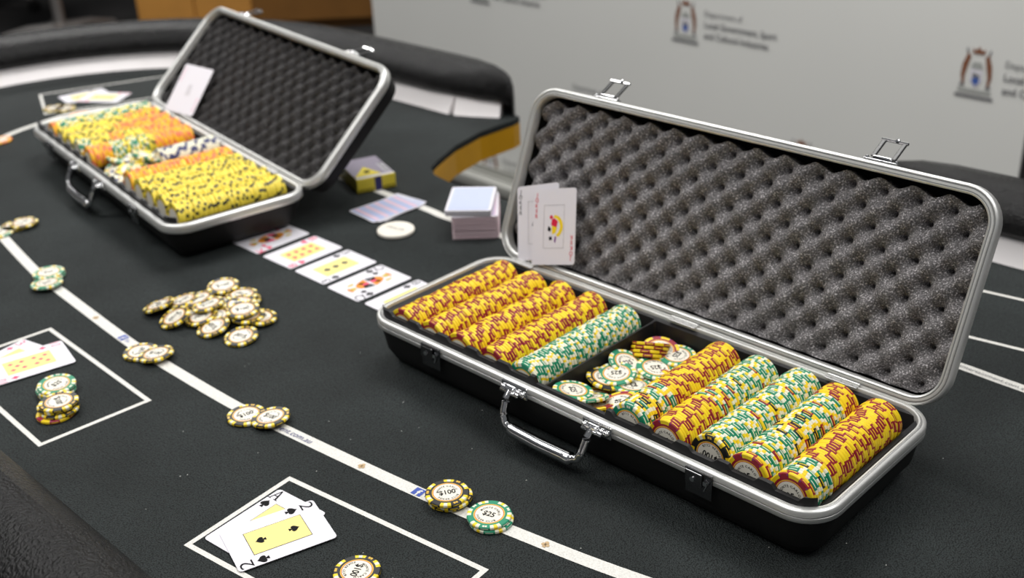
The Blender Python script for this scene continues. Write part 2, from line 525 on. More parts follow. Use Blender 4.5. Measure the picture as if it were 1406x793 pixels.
# printed lines
ZP = TZ + 0.0004
loop = [(-1.5926, .5656), (-1.4153, .5378), (-1.352, .5340), (-1.1597, .5212), (-1.072, .5205), (-.9422, .5225), (-.8556, .5300), (-.6768, .5480), (-.5728, .5640), (-.4593, .5852),
        (-.28, .632), (-.12, .715), (-.06, .82), (-.10, .94), (-.20, 1.025), (-.30, 1.066), (-.37, 1.0735), (-.44, 1.0735), (-.6, 1.055), (-.85, 1.028), (-1.0, 1.0165), (-1.134, 1.0125), (-1.177, 1.0155), (-1.296, 1.019), (-1.5, 1.022), (-1.75, 1.035),
        (-1.93, 1.022), (-2.03, .985), (-2.068, .930), (-2.065, .868), (-2.035, .763), (-1.95, .67), (-1.80, .605)]
b = MB(); loopc = catmull([uv2l(p) for p in loop], 10, True); ribbon(b, loopc, 0.0138, ZP, 0, True)
b.obj('betting_line', M['line'], table)


def player_box(P):
    """four strips of white print with mitred corners"""
    m_ = MB(); P = [Vector(uv2l(p)) for p in P]; n = len(P); c = sum(P, Vector((0, 0))) / n
    I = []
    for i in range(n):
        a, q, d = P[i - 1], P[i], P[(i + 1) % n]
        e1 = (q - a).normalized(); e2 = (d - q).normalized()
        n1 = Vector((-e1.y, e1.x)); n1 = n1 if n1.dot(c - q) > 0 else -n1
        n2 = Vector((-e2.y, e2.x)); n2 = n2 if n2.dot(c - q) > 0 else -n2
        mtr = (n1 + n2).normalized(); I.append(q + mtr * (0.0052 / max(0.3, mtr.dot(n1))))
    m_.add([(p.x, p.y, ZP) for p in P] + [(p.x, p.y, ZP) for p in I], [(i, (i + 1) % n, n + (i + 1) % n, n + i) for i in range(n)])
    return m_.obj('player_box', M['line'], table)


player_box([(-.793, .484), (-.780, .361), (-.544, .3925), (-.556, .514)])
player_box([(-1.265, .478), (-1.275, .356), (-1.028, .348), (-1.019, .470)])
player_box([(-2.246, .936), (-2.107, .880), (-2.016, 1.105), (-2.155, 1.168)])
player_box([(-.595, 1.244), (-.545, 1.122), (-.320, 1.155), (-.345, 1.278)])
player_box([(-1.83, 1.27), (-1.86, 1.15), (-1.61, 1.13), (-1.58, 1.25)])
player_box([(-1.775, .405), (-1.83, .515), (-1.60, .47), (-1.57, .365)])


def on_line(px_uv, t, h, mats, mi, flip=0.0, dv=0.0, bold=0.0, name='line_lettering', italic=0.2, align='c'):
    p = Vector(uv2l(px_uv)); k = min(range(len(loopc)), key=lambda i: (Vector(loopc[i]) - p).length)
    a = Vector(loopc[(k - 1) % len(loopc)]); c = Vector(loopc[(k + 1) % len(loopc)]); q = Vector(loopc[k])
    d = (c - a); ang = math.atan2(d.y, d.x) + flip
    m_ = MB(); put_text(m_, t, h, mi, TZ + 0.0008, q, ang, bold, 1.0, align, italic)
    return m_.obj(name, mats, table)


on_line((-.866, .529), 'entertainment.com.au', 0.0072, [M['ink_violet']], 0)
on_line((-.385, 1.074), 'black-entertainment.com.au', 0.0060, [M['ink_grey']], 0, PI, italic=0.0)


def mark(mb, uvp, ang_deg, fn):
    p = Vector(uv2l(uvp)); k = min(range(len(loopc)), key=lambda i: (Vector(loopc[i]) - p).length)
    a = Vector(loopc[(k - 1) % len(loopc)]); c = Vector(loopc[(k + 1) % len(loopc)])
    ang = math.atan2(c.y - a.y, c.x - a.x); m_ = MB(); fn(m_)
    cs, sn = math.cos(ang), math.sin(ang); q = Vector(loopc[k])
    q = q + (p - q).dot(Vector((cs, sn))) * Vector((cs, sn))
    mb.add([(q.x + x * cs - y * sn, q.y + x * sn + y * cs, z) for x, y, z in m_.v], m_.f, 0); mb.m[-len(m_.f):] = m_.m


# logos on the betting line: tan clubs and a small blue square mark
def fn_club(m_): pip(m_, 'club', 0, 0, 0.0085, 0, TZ + .0008)


b = MB()
for q in ((-.7531, .5397), (-.5421, .5697), (-1.2459, .5248), (-.43, 1.074)): mark(b, q, 0, fn_club)
b.obj('club_emblem', M['ink_tan'], table)


def fn_blue(m_):
    m_.poly([(-.0055, -.0052), (.0055, -.0052), (.0055, .0052), (-.0055, .0052)], TZ + .0008, 0)
    put_text(m_, 'f', .0085, 1, TZ + .0010, (0.001, -.0012), 0, .03)
    put_text(m_, 'En', .0050, 0, TZ + .0008, (.0120, 0), 0)


for q in ((-.681, .5483), (-1.172, .5205)):
    b = MB(); mark(b, q, 0, fn_blue); b.obj('square_logo', [M['ink_blue'], M['line']], table)

# ------------------------------------------------------------------ poker chips
R, H = 0.0200, 0.0033
KINDS = {'black': ('chip_black', 'spot_yellow', 'spot_white', '$100'), 'green': ('chip_green', 'spot_white', 'spot_yellow', '$25'),
         'red': ('chip_red', 'spot_yellow', 'spot_yellow', '$5'), 'navy': ('chip_navy', 'spot_white', 'spot_white', '$10'),
         'orange': ('chip_orange', 'spot_amber', 'spot_amber', '$1'), 'yellow': ('chip_black', 'spot_lemon', 'spot_lemon', '$100')}
CHIP_MATS = {}
for k_, (a_, b_, c_, t_) in KINDS.items():
    CHIP_MATS[k_] = [M[a_], M[b_], M[c_], M['ring_gold'], M['ring_red'], M['inlay'], M['ink_black'], M['purple' if k_ == 'red' else 'ring_gold']]


def chip_geo(mb, kind, N, full, mo=0, xf=None, sc=1.0):
    """one clay chip: body with six edge spots, ringed inlay; full adds the print on the face"""
    h = H / 2
    per = N // 6
    def side(j):
        j %= per
        q = j / per
        if kind == 'yellow': return 1 if q < 0.62 else 0
        if kind in ('black', 'green'): return (2 if .16 < q < .33 else 1) if q < 0.48 else 0
        return 1 if q < 0.42 else 0
    def line(j):
        q = (j % per) / per
        return 1 if .54 < q < .86 else side(j)
    if full or N > 40: prof = [(.0140, -h), (.0160, -h), (.0192, -h), (.0200, -h + .0007), (.0200, -.0004), (.0200, .0004), (.0200, h - .0007), (.0192, h), (.0160, h), (.0140, h)]
    else: prof = [(.0140, -h), (.0193, -h), (.0200, -h + .0006), (.0200, h - .0006), (.0193, h), (.0140, h)]
    t = MB()
    for r, z in prof:
        t.v += [(r * math.cos(2 * PI * j / N), r * math.sin(2 * PI * j / N), z) for j in range(N)]
    for i in range(len(prof) - 1):
        for j in range(N):
            k = (j + 1) % N
            t.f.append((i * N + j, i * N + k, (i + 1) * N + k, (i + 1) * N + j)); t.m.append((line(j) if i == 4 else 0 if i in (0, 8) else side(j)) if len(prof) == 10 else side(j))
    nn = max(20, N // 2)
    for s in (-1, 1):
        radii = ((.0140, .0131, 3), (.0131, .0125, 4)) if full else ((.0140, .0126, 3),)
        for ro, ri, mi in radii:
            A = circ(0, 0, ro, nn); B = circ(0, 0, ri, nn)
            o = len(t.v); z = s * (h - .0001) if False else s * h
            t.v += [(x, y, z) for x, y in A] + [(x, y, z) for x, y in B]
            for j in range(nn):
                k = (j + 1) % nn
                t.f.append((o + j, o + k, o + nn + k, o + nn + j) if s > 0 else (o + j, o + nn + j, o + nn + k, o + k)); t.m.append(mi)
        P = circ(0, 0, .0125 if full else .0126, nn)
        t.poly(P if s > 0 else P[::-1], s * h, 5)
    if full:
        z = h + .00012
        put_text(t, KINDS[kind][3], .0062, 6, z, (0, 0), 0, .022, 0.86)
        arc_text(t, 'MONTE CARLO', .0089, .0021, 6, z, PI / 2)
        arc_text(t, 'POKER CLUB', .0106, .0021, 6, z, -PI / 2, False)
        for q in range(6):
            a = 2 * PI * (q + 0.75) / 6
            c, s = math.cos(a), math.sin(a)
            if kind == 'red':
                for da in (-.21, .21):
                    t.poly(circ(.0184 * math.cos(a + da), .0184 * math.sin(a + da), .0009, 8), z, 7)
            elif q % 2 == 0:
                for d in (-.0011, .0011):
                    P = [(.0178 * c - (d + x) * s + y * c, .0178 * s + (d + x) * c + y * s) for x, y in ((-.0009, -.0011), (.0009, -.0011), (.0009, .0011), (-.0009, .0011))]
                    t.poly(P[::-1], z, 7 if kind == 'black' else 1)
    if xf is not None:
        t.v = [tuple(xf @ (Vector(p) * sc)) for p in t.v]
    o = len(mb.v); mb.v += t.v; mb.f += [tuple(i + o for i in f) for f in t.f]; mb.m += [m_ + mo for m_ in t.m]


FULL, ROWM = {}, {}
for k_ in KINDS:
    if k_ in ('black', 'green', 'red'):
        b = MB(); chip_geo(b, k_, 72, True); FULL[k_] = b.mesh('poker_chip_' + k_, CHIP_MATS[k_])
        b = MB(); chip_geo(b, k_, 72, False); ROWM[k_] = b.mesh('row_chip_' + k_, CHIP_MATS[k_])
b = MB(); chip_geo(b, 'orange', 60, True); FULL['orange'] = b.mesh('poker_chip_orange', CHIP_MATS['orange'])


def nmat(p, n, spin):
    z = Vector(n).normalized()
    x = Vector((1, 0, 0)); x = (x - z * x.dot(z)).normalized(); y = z.cross(x)
    m3 = Matrix((x, y, z)).transposed() @ Matrix.Rotation(spin, 3, 'Z')
    return Matrix.Translation(Vector(p)) @ m3.to_4x4()


def chip(kind, p, n=(0, 0, 1), spin=0.0, label='', group=None, base=None, mesh=None):
    o = link('poker_chip', mesh or FULL[kind])
    mw = nmat(p, n, spin)
    if base is not None: mw = base @ mw
    else: mw = Matrix.Translation((0, 0, TZ)) @ mw
    o.matrix_world = mw
    return tag(o, label, 'poker chip', group)


KN = {'black': 'black and yellow $100', 'green': 'green and white $25', 'red': 'red and yellow $5', 'orange': 'orange and amber'}


def stack(lst):
    for kind, x, y, z, n, spin, label, group in lst:
        chip(kind, (x, y, z), n, math.radians(spin), label, group)


h1 = H / 2 + .0006
GL = 'chips laid along the betting line'
stack([
    ('black', -.0655, .8555, h1, (0, 0, 1), 20, 'bottom $100 chip of the black pile beside the nearest green chips', GL),
    ('black', -.0640, .8535, h1 + H, (0, 0, 1), 55, 'middle $100 chip of the black pile beside the nearest green chips', GL),
    ('black', -.0668, .8530, h1 + 2 * H, (0, 0, 1), 12, 'top $100 chip of the black pile beside the nearest green chips', GL),
    ('green', -.0275, .8215, h1, (0, 0, 1), 40, 'green and white chip under the nearest $25 chip on the betting line', GL),
    ('green', -.0290, .8228, h1 + H, (0, 0, 1), -28, 'green and white $25 chip topping the nearest green pair', GL),
    ('black', -.1398, .7590, h1, (0, 0, 1), -110, 'black and yellow $100 chip alone in front of the ace and two of spades', GL),
    ('black', .1235, .7050, h1, (0, 0, 1), 17, 'yellow spotted chip cut off by the bottom frame edge, on the betting line', GL),
    ('black', -.2795, 1.0115, h1, (0, 0, 1), 33, 'black and yellow $100 chip tucked under its partner, third group along the betting line', GL),
    ('black', -.2520, 1.0005, h1 + .0030, (-.10, .05, 1), -38, 'black and yellow $100 chip overlapping its partner, third group along the betting line', GL),
    ('black', -.4275, 1.1570, h1, (0, 0, 1), 80, 'black and yellow $100 chip under its partner beside the loose chip heap', GL),
    ('black', -.4065, 1.1455, h1 + .0030, (-.10, .05, 1), -20, 'black and yellow $100 chip on top of its partner beside the loose chip heap', GL),
    ('green', -.6085, 1.3800, h1 + H, (0, 0, 1), 10, 'green and white chip at the back of the far green pair on the betting line', GL),
    ('green', -.6000, 1.3480, h1 + .0030, (-.03, .06, 1), 48, 'green and white chip at the front of the far green pair on the betting line', GL),
    ('green', -.6075, 1.3790, h1, (0, 0, 1), 75, 'green and white chip under the back chip of the far green pair', GL),
    ('black', -.7180, 1.5560, h1, (0, 0, 1), 10, 'black and yellow chip at the left frame edge on the betting line', GL),
    ('black', -.7060, 1.5590, h1 + H, (0, 0, 1), 60, 'black and yellow chip on top of the pair at the left frame edge', GL),
    ('green', -.7330, 1.5330, h1, (0, 0, 1), 44, 'green and white chip half cut off by the left frame edge', GL),
    ('orange', -.7924, 2.0900, h1, (0, 0, 1), 0, 'orange and amber chip behind the far case corner on the betting line', GL),
    ('orange', -.8930, 1.9600, h1, (0, 0, 1), 30, 'orange and amber chip at the upper left frame edge on the betting line', GL),
])
GS = 'short stack beside the ten of diamonds'
stack([
    ('red', -.4830, 1.0330, h1, (0, 0, 1), 0, 'red and yellow chip at the bottom of the stack in the left betting box', GS),
    ('black', -.4795, 1.0360, h1 + H, (0, 0, 1), 35, 'black and yellow chip second from bottom of the stack in the left betting box', GS),
    ('black', -.4830, 1.0395, h1 + 2 * H, (0, 0, 1), 10, 'black and yellow chip third from bottom of the stack in the left betting box', GS),
    ('black', -.4800, 1.0385, h1 + 3 * H, (0, 0, 1), -60, 'black and yellow $100 chip topping the stack in the left betting box', GS),
    ('green', -.4975, 1.0790, h1, (0, 0, 1), 22, 'green and white chip under the green chip beside the ten of diamonds', GS),
    ('green', -.4990, 1.0800, h1 + H, (0, 0, 1), 50, 'green and white chip second of the green stack beside the ten of diamonds', GS),
    ('green', -.4970, 1.0805, h1 + 2 * H, (.05, -.05, 1), 58, 'green and white $25 chip topping the green stack beside the ten of diamonds', GS),
])
GF = 'chips in the far betting box'
stack([
    ('black', -.8590, 2.1420, h1, (0, 0, 1), 5, 'black and yellow chip at the left end of the far betting box', GF),
    ('black', -.8360, 2.1370, h1, (0, 0, 1), 25, 'black and yellow chip second from the left end of the far betting box', GF),
])
# heap of loose chips
GP = 'loose heap of black and yellow chips'
heap = [(-.4330, 1.2640, .0085, (-.28, .10, 1), 'leftmost chip of the black and yellow heap, tilted'),
        (-.4060, 1.2760, .0070, (-.20, .05, 1), 'second chip from the left at the back of the heap, tilted'),
        (-.4050, 1.2290, .0085, (-.32, -.18, 1), 'chip at the left front of the heap, tipped towards the viewer'),
        (-.3855, 1.2710, .0105, (-.22, .0, 1), 'chip at the back of the heap, left of its peak'),
        (-.3735, 1.2300, .0070, (-.18, -.05, 1), 'chip at the middle front of the heap, tilted left'),
        (-.3540, 1.2040, .0060, (-.22, -.12, 1), 'chip at the front of the heap, half covered by its neighbour'),
        (-.3600, 1.2960, .0150, (.0, -.05, 1), 'chip on the back peak of the heap, face up'),
        (-.3310, 1.2510, .0115, (-.03, -.08, 1), 'chip below the top chip of the heap, half covered'),
        (-.3225, 1.2280, .0150, (-.02, -.06, 1), 'topmost chip of the heap, face up on its right side'),
        (-.3170, 1.1810, .0040, (-.08, -.10, 1), 'nearest chip of the heap, lying before the others'),
        (-.3020, 1.2240, .0060, (.10, .0, 1), 'rightmost chip of the heap, mostly covered'),
        (-.3690, 1.2500, .0130, (-.16, .03, 1), 'chip across the middle of the heap, tilted left'),
        (-.3330, 1.2760, .0115, (.02, .05, 1), 'chip at the back right of the heap, under the peak'),
        (-.3560, 1.2290, .0070, (-.10, -.05, 1), 'chip buried in the centre of the heap'),
        (-.3600, 1.2880, .0050, (0, 0, 1), 'chip under the back peak of the heap'),
        (-.3250, 1.2420, .0035, (0, 0, 1), 'chip at the bottom right of the heap'),
        (-.3900, 1.2560, .0045, (-.08, 0, 1), 'chip at the bottom left of the heap'),
        (-.3300, 1.2750, .0045, (0, .03, 1), 'chip at the bottom back right of the heap'),
        (-.3500, 1.2620, .0085, (0, 0, 1), 'chip in the middle layer of the heap, behind its top chip'),
        (-.3160, 1.2230, .0090, (.02, 0, 1), 'chip directly under the topmost chip of the heap')]
for x, y, z, n, lab in heap:
    chip('black', (x, y, z), n, rnd.uniform(0, 6), lab.replace('chip', 'black and yellow chip', 1) if 'black' not in lab else lab, GP)


# ------------------------------------------------------------------ chip cases
def rr3(L, D, r, d, z, n=7):
    rr_ = max(r - d, .002)
    return [(x, y, z) for x, y in rrect(L - 2 * d, D - 2 * d, rr_, n)]


def make_case(root, L, D, rad, ang, rows_x, comp, rc, rz_, hinge_x, latch_x, hand_x, lid_latch_x, foam, si):
    # base shell, open at the top
    b = MB()
    rows = [rr3(L, D, rad, d, z) for d, z in ((si + .006, .0008), (si, .0010), (si * .72, .005), (si * .38, .018), (.0035, .046), (.007, .046), (si * .38 + .004, .020), (si + .006, .006))]
    b.loft(rows, 0, True, True); autosmooth(b.obj('base_shell', M['shell'], root), 50)
    b = MB()
    pr = [(.0008, .0455, 0), (0, .0465, 0), (0, .0505, 1), (.0009, .0510, 1), (.0009, .0516, 0), (0, .0520, 0), (0, .0560, 0), (.0010, .0575, 0), (.0030, .0580, 0), (.0036, .0568, 1), (.0050, .0568, 1), (.0056, .0580, 0), (.0070, .0578, 0), (.0078, .0565, 0), (.0078, .0455, 0), (.0008, .0455, 0)]
    b.loft([rr3(L, D, rad, d, z, 9) for d, z, _ in pr], 0, True, False, mis=[1 if (pr[i][2] and pr[i + 1][2]) else 0 for i in range(len(pr) - 1)])
    autosmooth(b.obj('base_rim', [M['alu'], M['alu_groove']], root), 50)
    # moulded tray: a height field with a trough for each row and a deep middle well
    hx, hy, rin = L / 2 - .0072, D / 2 - .0072, rad - .0072
    nx, ny = int(2 * hx / .002), int(2 * hy / .002)
    def hgt(x, y):
        z = .0545
        if y > .0905 * D / .2083 or y < -.0905 * D / .2083 or x < rows_x[0] - rc - .004 or x > rows_x[-1] + rc + .004:
            if -.0965 * D / .2083 < y < -.0905 * D / .2083:
                z = .0665 if not (comp[0] - .004 < x < comp[1] + .004) else .0600
                for xr in rows_x:
                    d = abs(x - xr)
                    if d < .0110: z = min(z, .0620)
                    elif d < .0150: z = min(z, .0620 + (d - .0110) / .004 * .0045)
            return z if abs(y) < hy - .003 else z
        if comp[0] < x < comp[1]:
            return .0225 if abs(y) < .088 else z
        z = .0530
        for xr, rz in zip(rows_x, rz_):
            d = abs(x - xr)
            if d < rc: z = min(z, rz - math.sqrt(rc * rc - d * d))
        return z
    vs, fs = [], []
    for j in range(ny + 1):
        for i in range(nx + 1):
            x = -hx + 2 * hx * i / nx; y = -hy + 2 * hy * j / ny
            z = hgt(x, y)
            ax, ay = abs(x) - (hx - rin), abs(y) - (hy - rin)
            if ax > 0 and ay > 0:
                d = math.hypot(ax, ay)
                if d > rin:
                    x = math.copysign(hx - rin + ax * rin / d, x); y = math.copysign(hy - rin + ay * rin / d, y)
            vs.append((x, y, z))
    for j in range(ny):
        for i in range(nx):
            k = j * (nx + 1) + i; fs.append((k, k + 1, k + nx + 2, k + nx + 1))
    b = MB(); b.add(vs, fs); autosmooth(b.obj('tray', M['tray'], root), 35)
    # lid, modelled flat about its hinge edge then swung open
    hinge = Matrix.Translation((0, D / 2 - .0031, .0560)) @ Matrix.Rotation(ang, 4, 'X')
    def lidpart(m_, name, mats, ang_=50, smooth=True):
        o = m_.obj(name, mats, root); o.matrix_local = hinge
        if smooth: autosmooth(o, ang_)
        return o
    def lrow(d, z, n=9): return [(x, y + D / 2, z_) for x, y, z_ in rr3(L, D, rad, d, z, n)]
    b = MB(); pr = [(.0006, -.0120, 0), (0, -.0110, 0), (0, -.0030, 0), (.0009, -.0006, 0), (.0024, 0, 0), (.0030, -.0011, 1), (.0042, -.0011, 1), (.0048, 0, 0), (.0062, 0, 0), (.0067, -.0009, 1), (.0074, -.0009, 1), (.0079, 0, 0), (.0090, -.0004, 0), (.0096, -.0016, 0), (.0096, -.0120, 0), (.0006, -.0120, 0)]
    b.loft([lrow(d, z) for d, z, _ in pr], 0, True, False, mis=[1 if (pr[i][2] and pr[i + 1][2]) else 0 for i in range(len(pr) - 1)])
    lidpart(b, 'lid_rim', [M['alu'], M['alu_groove']])
    b = MB()
    b.loft([lrow(d, z) for d, z in ((.022, -.0385), (.015, -.0372), (.008, -.033), (.0028, -.012), (.0070, -.0105), (.0090, -.0320), (.0120, -.0340))], 0, True, True)
    lidpart(b, 'lid_shell', M['lidback'])
    # convoluted foam
    p = .0172
    x0, x1 = -L / 2 + .0125, L / 2 - .0125; s0, s1 = .0115, D - .0135
    gx, gs = int((x1 - x0) / .0019), int((s1 - s0) / .0019)
    ro = rad - .012
    rr_ = random.Random(3)
    jit = {}
    vs, fs = [], []
    for j in range(-1, gs + 2):
        for i in range(-1, gx + 2):
            ci, cj = min(max(i, 0), gx), min(max(j, 0), gs)
            x = x0 + (x1 - x0) * ci / gx; s = s0 + (s1 - .0032 * (1 + math.cos(2 * PI * (x - .2475) / .0344 + PI * 0.1)) - s0) * cj / gs
            xx = x - .2475 - .0025 * math.sin(s * 40); ss = (s - .0919) * .965 + .0012 * math.sin(x * 31)
            a = math.cos(PI * xx / p) * math.cos(PI * ss / p)
            t = (1 - a) / 2
            z = -.0305 + .0200 * t ** 0.24 - .0020 * math.cos(PI * (xx - ss) / p) - .035 * max(0.0, a - .80) + .0012 * math.sin(x * 57 + s * 23)
            if i != ci or j != cj: z = -.0335
            hxx, hss = (x1 - x0) / 2, (s1 - s0) / 2
            dx, ds = x - (x0 + x1) / 2, s - (s0 + s1) / 2
            ax, ay = abs(dx) - (hxx - ro), abs(ds) - (hss - ro)
            if ax > 0 and ay > 0 and math.hypot(ax, ay) > ro:
                d = math.hypot(ax, ay); dx = math.copysign(hxx - ro + ax * ro / d, dx); ds = math.copysign(hss - ro + ay * ro / d, ds)
                z = min(z, -.030) if d > ro * 1.06 else z
            vs.append((dx + (x0 + x1) / 2, ds + (s0 + s1) / 2, z))
    W_ = gx + 3
    for j in range(gs + 2):
        for i in range(gx + 2):
            k = j * W_ + i; fs.append((k, k + 1, k + W_ + 1, k + W_))
    b = MB(); b.add(vs, fs); lidpart(b, 'foam_lining', foam, 60)
    # hinges
    for x in hinge_x:
        b = MB()
        b.rbox((x, D / 2 - .0075, .0585), (.034, .006, .0012), .0005)
        b.tube([(x - .017, D / 2 - .0035, .0590), (x + .017, D / 2 - .0035, .0590)], .0014, 0, 8)
        for q in (-.011, 0, .011): b.sphere((x + q, D / 2 - .0075, .0590), .0013, 0, 5)
        b.obj('hinge', M['hinge'], root, False)
    # latch plates on the base
    for x in latch_x:
        b = MB(); b.rbox((x, -D / 2 - .0010, .0425), (.0275, .0020, .0245), .0009); lp = b.obj('latch_plate', M['dark_chrome'], root)
        b = MB(); b.rbox((x - .004, -D / 2 - .0030, .0480), (.0175, .0030, .0130), .0009); b.box((x, -D / 2 - .0010, .0552), (.027, .004, .0012))
        b.obj('latch_tongue', M['dark_chrome'], lp)
        b = MB()
        b.tube([(x - .0045, -D / 2 - .0040, .0475), (x - .0045, -D / 2 - .0056, .0475)], .0024, 0, 12)
        b.box((x + .0085, -D / 2 - .0030, .0480), (.004, .004, .004)); b.tube([(x + .0085, -D / 2 - .0030, .0520), (x + .0112, -D / 2 - .0028, .0500), (x + .0065, -D / 2 - .0028, .0390)], .0008, 0, 6)
        b.obj('latch_rivet', M['chrome'], lp)
    # carrying handle on two chromed brackets
    xa, xb = hand_x
    b = MB(); y1 = -D / 2
    pth = [(xa, y1 - .004, .0500), (xa + .0005, y1 - .010, .0440), (xa + .002, y1 - .016, .0300), (xa + .006, y1 - .018, .0215), (xa + .014, y1 - .019, .0185), ((xa + xb) / 2, y1 - .0195, .0175), (xb - .014, y1 - .019, .0185), (xb - .006, y1 - .018, .0215), (xb - .002, y1 - .016, .0300), (xb - .0005, y1 - .010, .0440), (xb, y1 - .004, .0500)]
    q = []
    for i in range(len(pth) - 1):
        for k in range(5):
            t = k / 5; q.append(tuple(pth[i][c] * (1 - t) + pth[i + 1][c] * t for c in range(3)))
    q.append(pth[-1])
    rd = [(.0040 if not (xa + .013 < p_[0] < xb - .013) else .0066) for p_ in q]
    b.tube(q, rd, 0, 12); hd = autosmooth(b.obj('handle', M['chrome'], root), 60)
    b = MB()
    for k in range(5):
        a = PI * (0.1 + .8 * k / 4)
        b.tube([(xa + .018, y1 - .0192 - .0054 * math.cos(a), .0180 + .0054 * math.sin(a)), (xb - .018, y1 - .0192 - .0054 * math.cos(a), .0180 + .0054 * math.sin(a))], .0008, 0, 6)
    b.obj('handle_ridge', M['chrome'], hd)
    for x in hand_x:
        b = MB(); b.rbox((x + .004, y1 - .0012, .0510), (.034, .0024, .0130), .001)
        b.rbox((x, y1 - .0040, .0495), (.014, .006, .0085), .002)
        br = b.obj('handle_bracket', M['chrome'], root)
        b = MB()
        for dx in (-.0095, .0105, .0165): b.sphere((x + dx, y1 - .0035, .0505), .0034, 0, 6, (1, .8, 1))
        b.tube([(x - .010, y1 - .0062, .0490), (x + .013, y1 - .0062, .0490)], .0022, 0, 8)
        b.obj('bracket_rivet', M['chrome'], br, True)
    # hasps standing up from the lid's free edge
    for x in lid_latch_x:
        b = MB()
        b.rbox((x, D + .0010, -.0060), (.034, .0022, .0090), .0008); b.rbox((x, D + .0035, -.0070), (.020, .005, .006), .0015)
        for dx in (-.015, .015): b.sphere((x + dx, D + .0025, -.0050), .0022, 0, 5)
        hs = lidpart(b, 'hasp', M['chrome'], 40)
        b = MB()
        for dx in (-.0105, .0105): b.rbox((x + dx, D + .0130, -.0150), (.0044, .0240, .0026), .0008, rot=Matrix.Rotation(-0.72, 3, 'X'))
        b.obj('hasp_arm', M['hasp_dark'], hs)
        b = MB(); b.tube([(x - .0135, D + .0225, -.0228), (x + .0135, D + .0225, -.0228)], .0016, 0, 8); b.sphere((x + .003, D + .0235, -.0220), .0024, 0, 6)
        b.obj('hasp_bar', M['chrome'], hs)


C1 = (0.10856, 0.99739, -0.78627)
case1 = thing('chip_case', 'open black chip case nearest the camera, with loose chips in its middle well', 'chip case', (C1[0], C1[1], TZ), C1[2])
ZR1 = [.050] * 5 + [.0555] * 3 + [.057] * 2
ROWS1 = [-.232, -.188, -.1435, -.0995, -.0545, .0765, .119, .162, .203, .245]
make_case(case1, .5628, .2083, .0355, 1.17082, ROWS1, (-.0285, .0515), .0213, ZR1, (-.232, .001, .186), (-.1715, .1670), (-.0545, .0500), (-.177, .158), M['foam'], .022)
B1 = Matrix.Translation((C1[0], C1[1], TZ)) @ Matrix.Rotation(C1[2], 4, 'Z')

# standing rows in the near case: chips face the front (-y)
ROWN = {5: 'fifth row from the right', 6: 'fourth row from the right', 7: 'third row from the right', 8: 'second row from the right', 9: 'rightmost row'}
ONES = ['', 'first', 'second', 'third', 'fourth', 'fifth', 'sixth', 'seventh', 'eighth', 'ninth', 'tenth', 'eleventh', 'twelfth', 'thirteenth', 'fourteenth', 'fifteenth', 'sixteenth', 'seventeenth', 'eighteenth', 'nineteenth', 'twentieth']
def nth(n):
    if n <= 20: return ONES[n]
    t = ('twenty', 'thirty', 'forty')[n // 10 - 2]
    return t + '-' + ONES[n % 10] if n % 10 else t[:-1] + 'ieth'


SHORT = {'red': 'red and yellow', 'green': 'green and white', 'black': 'black and yellow'}
def seq(s):
    out = []
    i = 0
    while i < len(s):
        k = {'r': 'red', 'g': 'green', 'k': 'black'}[s[i]]; j = i + 1
        while j < len(s) and s[j].isdigit(): j += 1
        out += [k] * int(s[i + 1:j] or 1); i = j
    return out


RIGHT = {5: 'g2kgk2rkg3rg2r29', 6: 'r17grgr2g2rg3kg7rg5', 7: 'k2g14rg5rkg8rg10', 8: 'r2g4rg7kg2krkg2k2gkrg4rg5r6', 9: 'r2g3kg3r33'}
PITCH = .00343
for idx, s in RIGHT.items():
    ks = seq(s)[:44]; ks += [ks[-1]] * (44 - len(ks)); xr = ROWS1[idx]
    y = (-.0870, -.0865, -.0815, -.0865, -.0865)[idx - 5]; zr = ZR1[idx] + .0004
    for k, kind in enumerate(ks):
        first = k == 0
        lab = SHORT[kind] + ' chip, ' + nth(k + 1) + ' from the front, near case, ' + ROWN[idx]
        spin = {5: 2.9, 6: 0.4, 7: 2.97, 8: 0.35, 9: 0.2}[idx] if first else rnd.uniform(0, 6.28)
        jx, jz = rnd.gauss(0, .00035), abs(rnd.gauss(0, .0003))
        n = (rnd.gauss(0, .006), -1, .05 + rnd.gauss(0, .006))
        o = chip(kind, (xr + jx, y, zr + jz), n, spin, lab, 'chips in the near case, ' + ROWN[idx], B1, FULL[kind] if first else ROWM[kind])
        o.matrix_world = o.matrix_world @ Matrix.Diagonal((1.03, 1.03, 1.03, 1))
        y += PITCH

# the five rows left of the well, past the three hundred nearest chips
ALLK = list(KINDS); AM = []; MO = {}
for k_ in ALLK: MO[k_] = len(AM); AM += CHIP_MATS[k_]
b = MB()
for idx in range(5):
    y = -.0885 + (0, .0005, .001, .001, .000)[idx]
    nrow = (47, 47, 47, 47, 47)[idx]
    for k in range(nrow):
        kind = 'green' if idx == 4 else 'red'
        n = (rnd.gauss(0, .01), -1, .05 + rnd.gauss(0, .01))
        wob = .0016 * math.sin(k * .55 + idx * 2) if idx == 2 else 0
        chip_geo(b, kind, 48, False, MO[kind], nmat((ROWS1[idx] + rnd.gauss(0, .0006) + wob, y, .0504 + abs(rnd.gauss(0, .0005))), n, rnd.uniform(0, 6.28)), 1.03)
        y += PITCH
o = b.obj('poker_chips', AM); o.matrix_world = B1
tag(o, 'five packed rows of red and green chips in the left half of the near case', 'poker chips', None, 'stuff')

